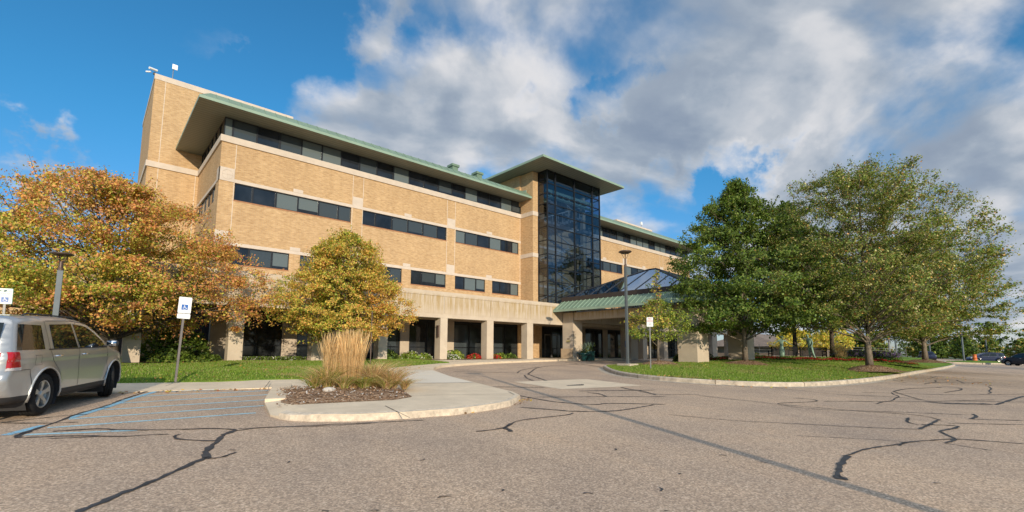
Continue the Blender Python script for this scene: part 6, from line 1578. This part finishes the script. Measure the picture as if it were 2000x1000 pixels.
    lit = nt.nodes.new('ShaderNodeMapRange'); L(nt, rel, lit.inputs[0]); lit.inputs[1].default_value = -.10; lit.inputs[2].default_value = .12; lit.interpolation_type = 'SMOOTHSTEP'
    thick = nt.nodes.new('ShaderNodeMapRange'); L(nt, tot, thick.inputs[0]); thick.inputs[1].default_value = .60; thick.inputs[2].default_value = 1.0
    lf = math_('SUBTRACT', math_('ADD', math_('MULTIPLY', lit.outputs[0], .85), .38), math_('MULTIPLY', thick.outputs[0], .42), True)
    cc = ramp(nt, lf, [(0, (.28, .345, .455)), (.35, (.40, .465, .555)), (.7, (.58, .62, .68)), (1, (.86, .85, .86))])
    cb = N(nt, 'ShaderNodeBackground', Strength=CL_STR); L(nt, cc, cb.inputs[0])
    zb = nt.nodes.new('ShaderNodeMapRange'); zb.interpolation_type = 'SMOOTHSTEP'; L(nt, sp.outputs[2], zb.inputs[0]); zb.inputs[1].default_value = .62; zb.inputs[2].default_value = .85; zb.inputs[3].default_value = CL_STR; zb.inputs[4].default_value = CL_STR*3.1  # clouds overhead, out of view, brightened as added fill light for the ground
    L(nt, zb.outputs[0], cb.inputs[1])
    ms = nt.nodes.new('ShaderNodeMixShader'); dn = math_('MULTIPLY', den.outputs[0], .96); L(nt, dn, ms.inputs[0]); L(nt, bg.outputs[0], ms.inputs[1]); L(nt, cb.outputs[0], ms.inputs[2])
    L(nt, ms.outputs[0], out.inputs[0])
    # sun lamp
    sl = bpy.data.lights.new('sun', 'SUN'); sl.energy = SUN_STR; sl.angle = R(.4); sl.color = (1, .86, .66)
    so = bpy.data.objects.new('sun', sl); COL.objects.link(so); v = Vector((.43, 1, -.31)); so.rotation_euler = v.to_track_quat('-Z', 'Y').to_euler(); so.location = (0, -60, 40)
SUN_EL = math.atan2(.31, math.hypot(.43, 1)); SUN_ROT = math.atan2(-.43, -1)
SUN_STR = 3.1; SKY_STR = .15; SKY_TINT = (.20, .60, .76); CL_STR = .62; CL_BASE = -.12; CL_OFF = (.10, -.10)
BLOBS = [((0, -.2, 1), 46, .45), ((-.2, -1, .3), 70, .05)]+[(tuple(a), b, c) for a, b, c in DATA['blobs']]
def camera():
    c = bpy.data.cameras.new('camera'); o = bpy.data.objects.new('camera', c); COL.objects.link(o)
    c.sensor_width = 36; c.lens = 918.72/2000*36; c.shift_y = (583.16-500)/2000; c.clip_end = 5000; c.clip_start = .1
    yaw, pitch, roll = .7325, .1124, .0037
    F = Vector((math.sin(yaw), math.cos(yaw), 0)); Rt = Vector((math.cos(yaw), -math.sin(yaw), 0)); U = Vector((0, 0, 1))
    F2 = F*math.cos(pitch)+U*math.sin(pitch); U2 = -F*math.sin(pitch)+U*math.cos(pitch)
    R3 = Rt*math.cos(roll)+U2*math.sin(roll); U3 = -Rt*math.sin(roll)+U2*math.cos(roll)
    m = Matrix((R3, U3, -F2)).transposed().to_4x4(); m.translation = Vector((0, CAMY, .645)); o.matrix_world = m
    S.camera = o
def main():
    init_mats()
    M['joint_dark'] = simple('joint_dark', (.16, .12, .085), .9); M['sign_yellow'] = simple('yellow_notice', (.55, .45, .2), .6); M['petal'] = simple('petal', (.8, .62, .02), .6)
    M['chip_a'] = simple('chip_a', (.36, .22, .13), .9); M['chip_b'] = simple('chip_b', (.16, .09, .055), .9); M['grey_text'] = simple('grey_text', (.3, .32, .34), .5)
    M['silver'] = mat_paint('silver_paint', (.49, .49, .48)); M['navy'] = mat_paint('navy_paint', (.012, .016, .04), 0, .25); M['navy2'] = mat_paint('blue_paint_car', (.012, .02, .06), 0, .25); M['maroon'] = mat_paint('dark_paint', (.02, .02, .028), 0, .25)
    M['brown_roof'] = simple('brown_roof', (.20, .15, .115), .9, var=.2, vs=1.)
    make_ground(); make_paving(); make_building(); roof_things()
    make_trees(); make_beds(); make_bed_near()
    # silver car on the left
    a = Vector((-.47, -18.64)); b = Vector((.43, -16.23)); d = (b-a).normalized(); n = Vector((-d.y, d.x)); ctr = (a+b)/2+n*.86
    car = make_suv(M['silver'], 'silver off-road car parked at the left edge, front wheels turned', (ctr.x, ctr.y, gz(ctr.x, ctr.y)), math.atan2(d.y, d.x), steer=R(24)); car.scale = (1, 1, .975); car.rotation_euler = (0, -math.atan(.031*d.y), math.atan2(d.y, d.x))
    make_signs(); make_lamps(); make_statues(); make_entrance_things(); make_far(); sky(); camera()
    S.view_settings.view_transform = 'Standard'; S.view_settings.look = 'None'; S.view_settings.exposure = EXPO; S.view_settings.gamma = 1
    S.cycles.max_bounces = 8; S.cycles.transparent_max_bounces = 24; S.cycles.diffuse_bounces = 3; S.cycles.glossy_bounces = 4; S.cycles.use_denoising = True; S.cycles.sample_clamp_indirect = 8
EXPO = .55
main()
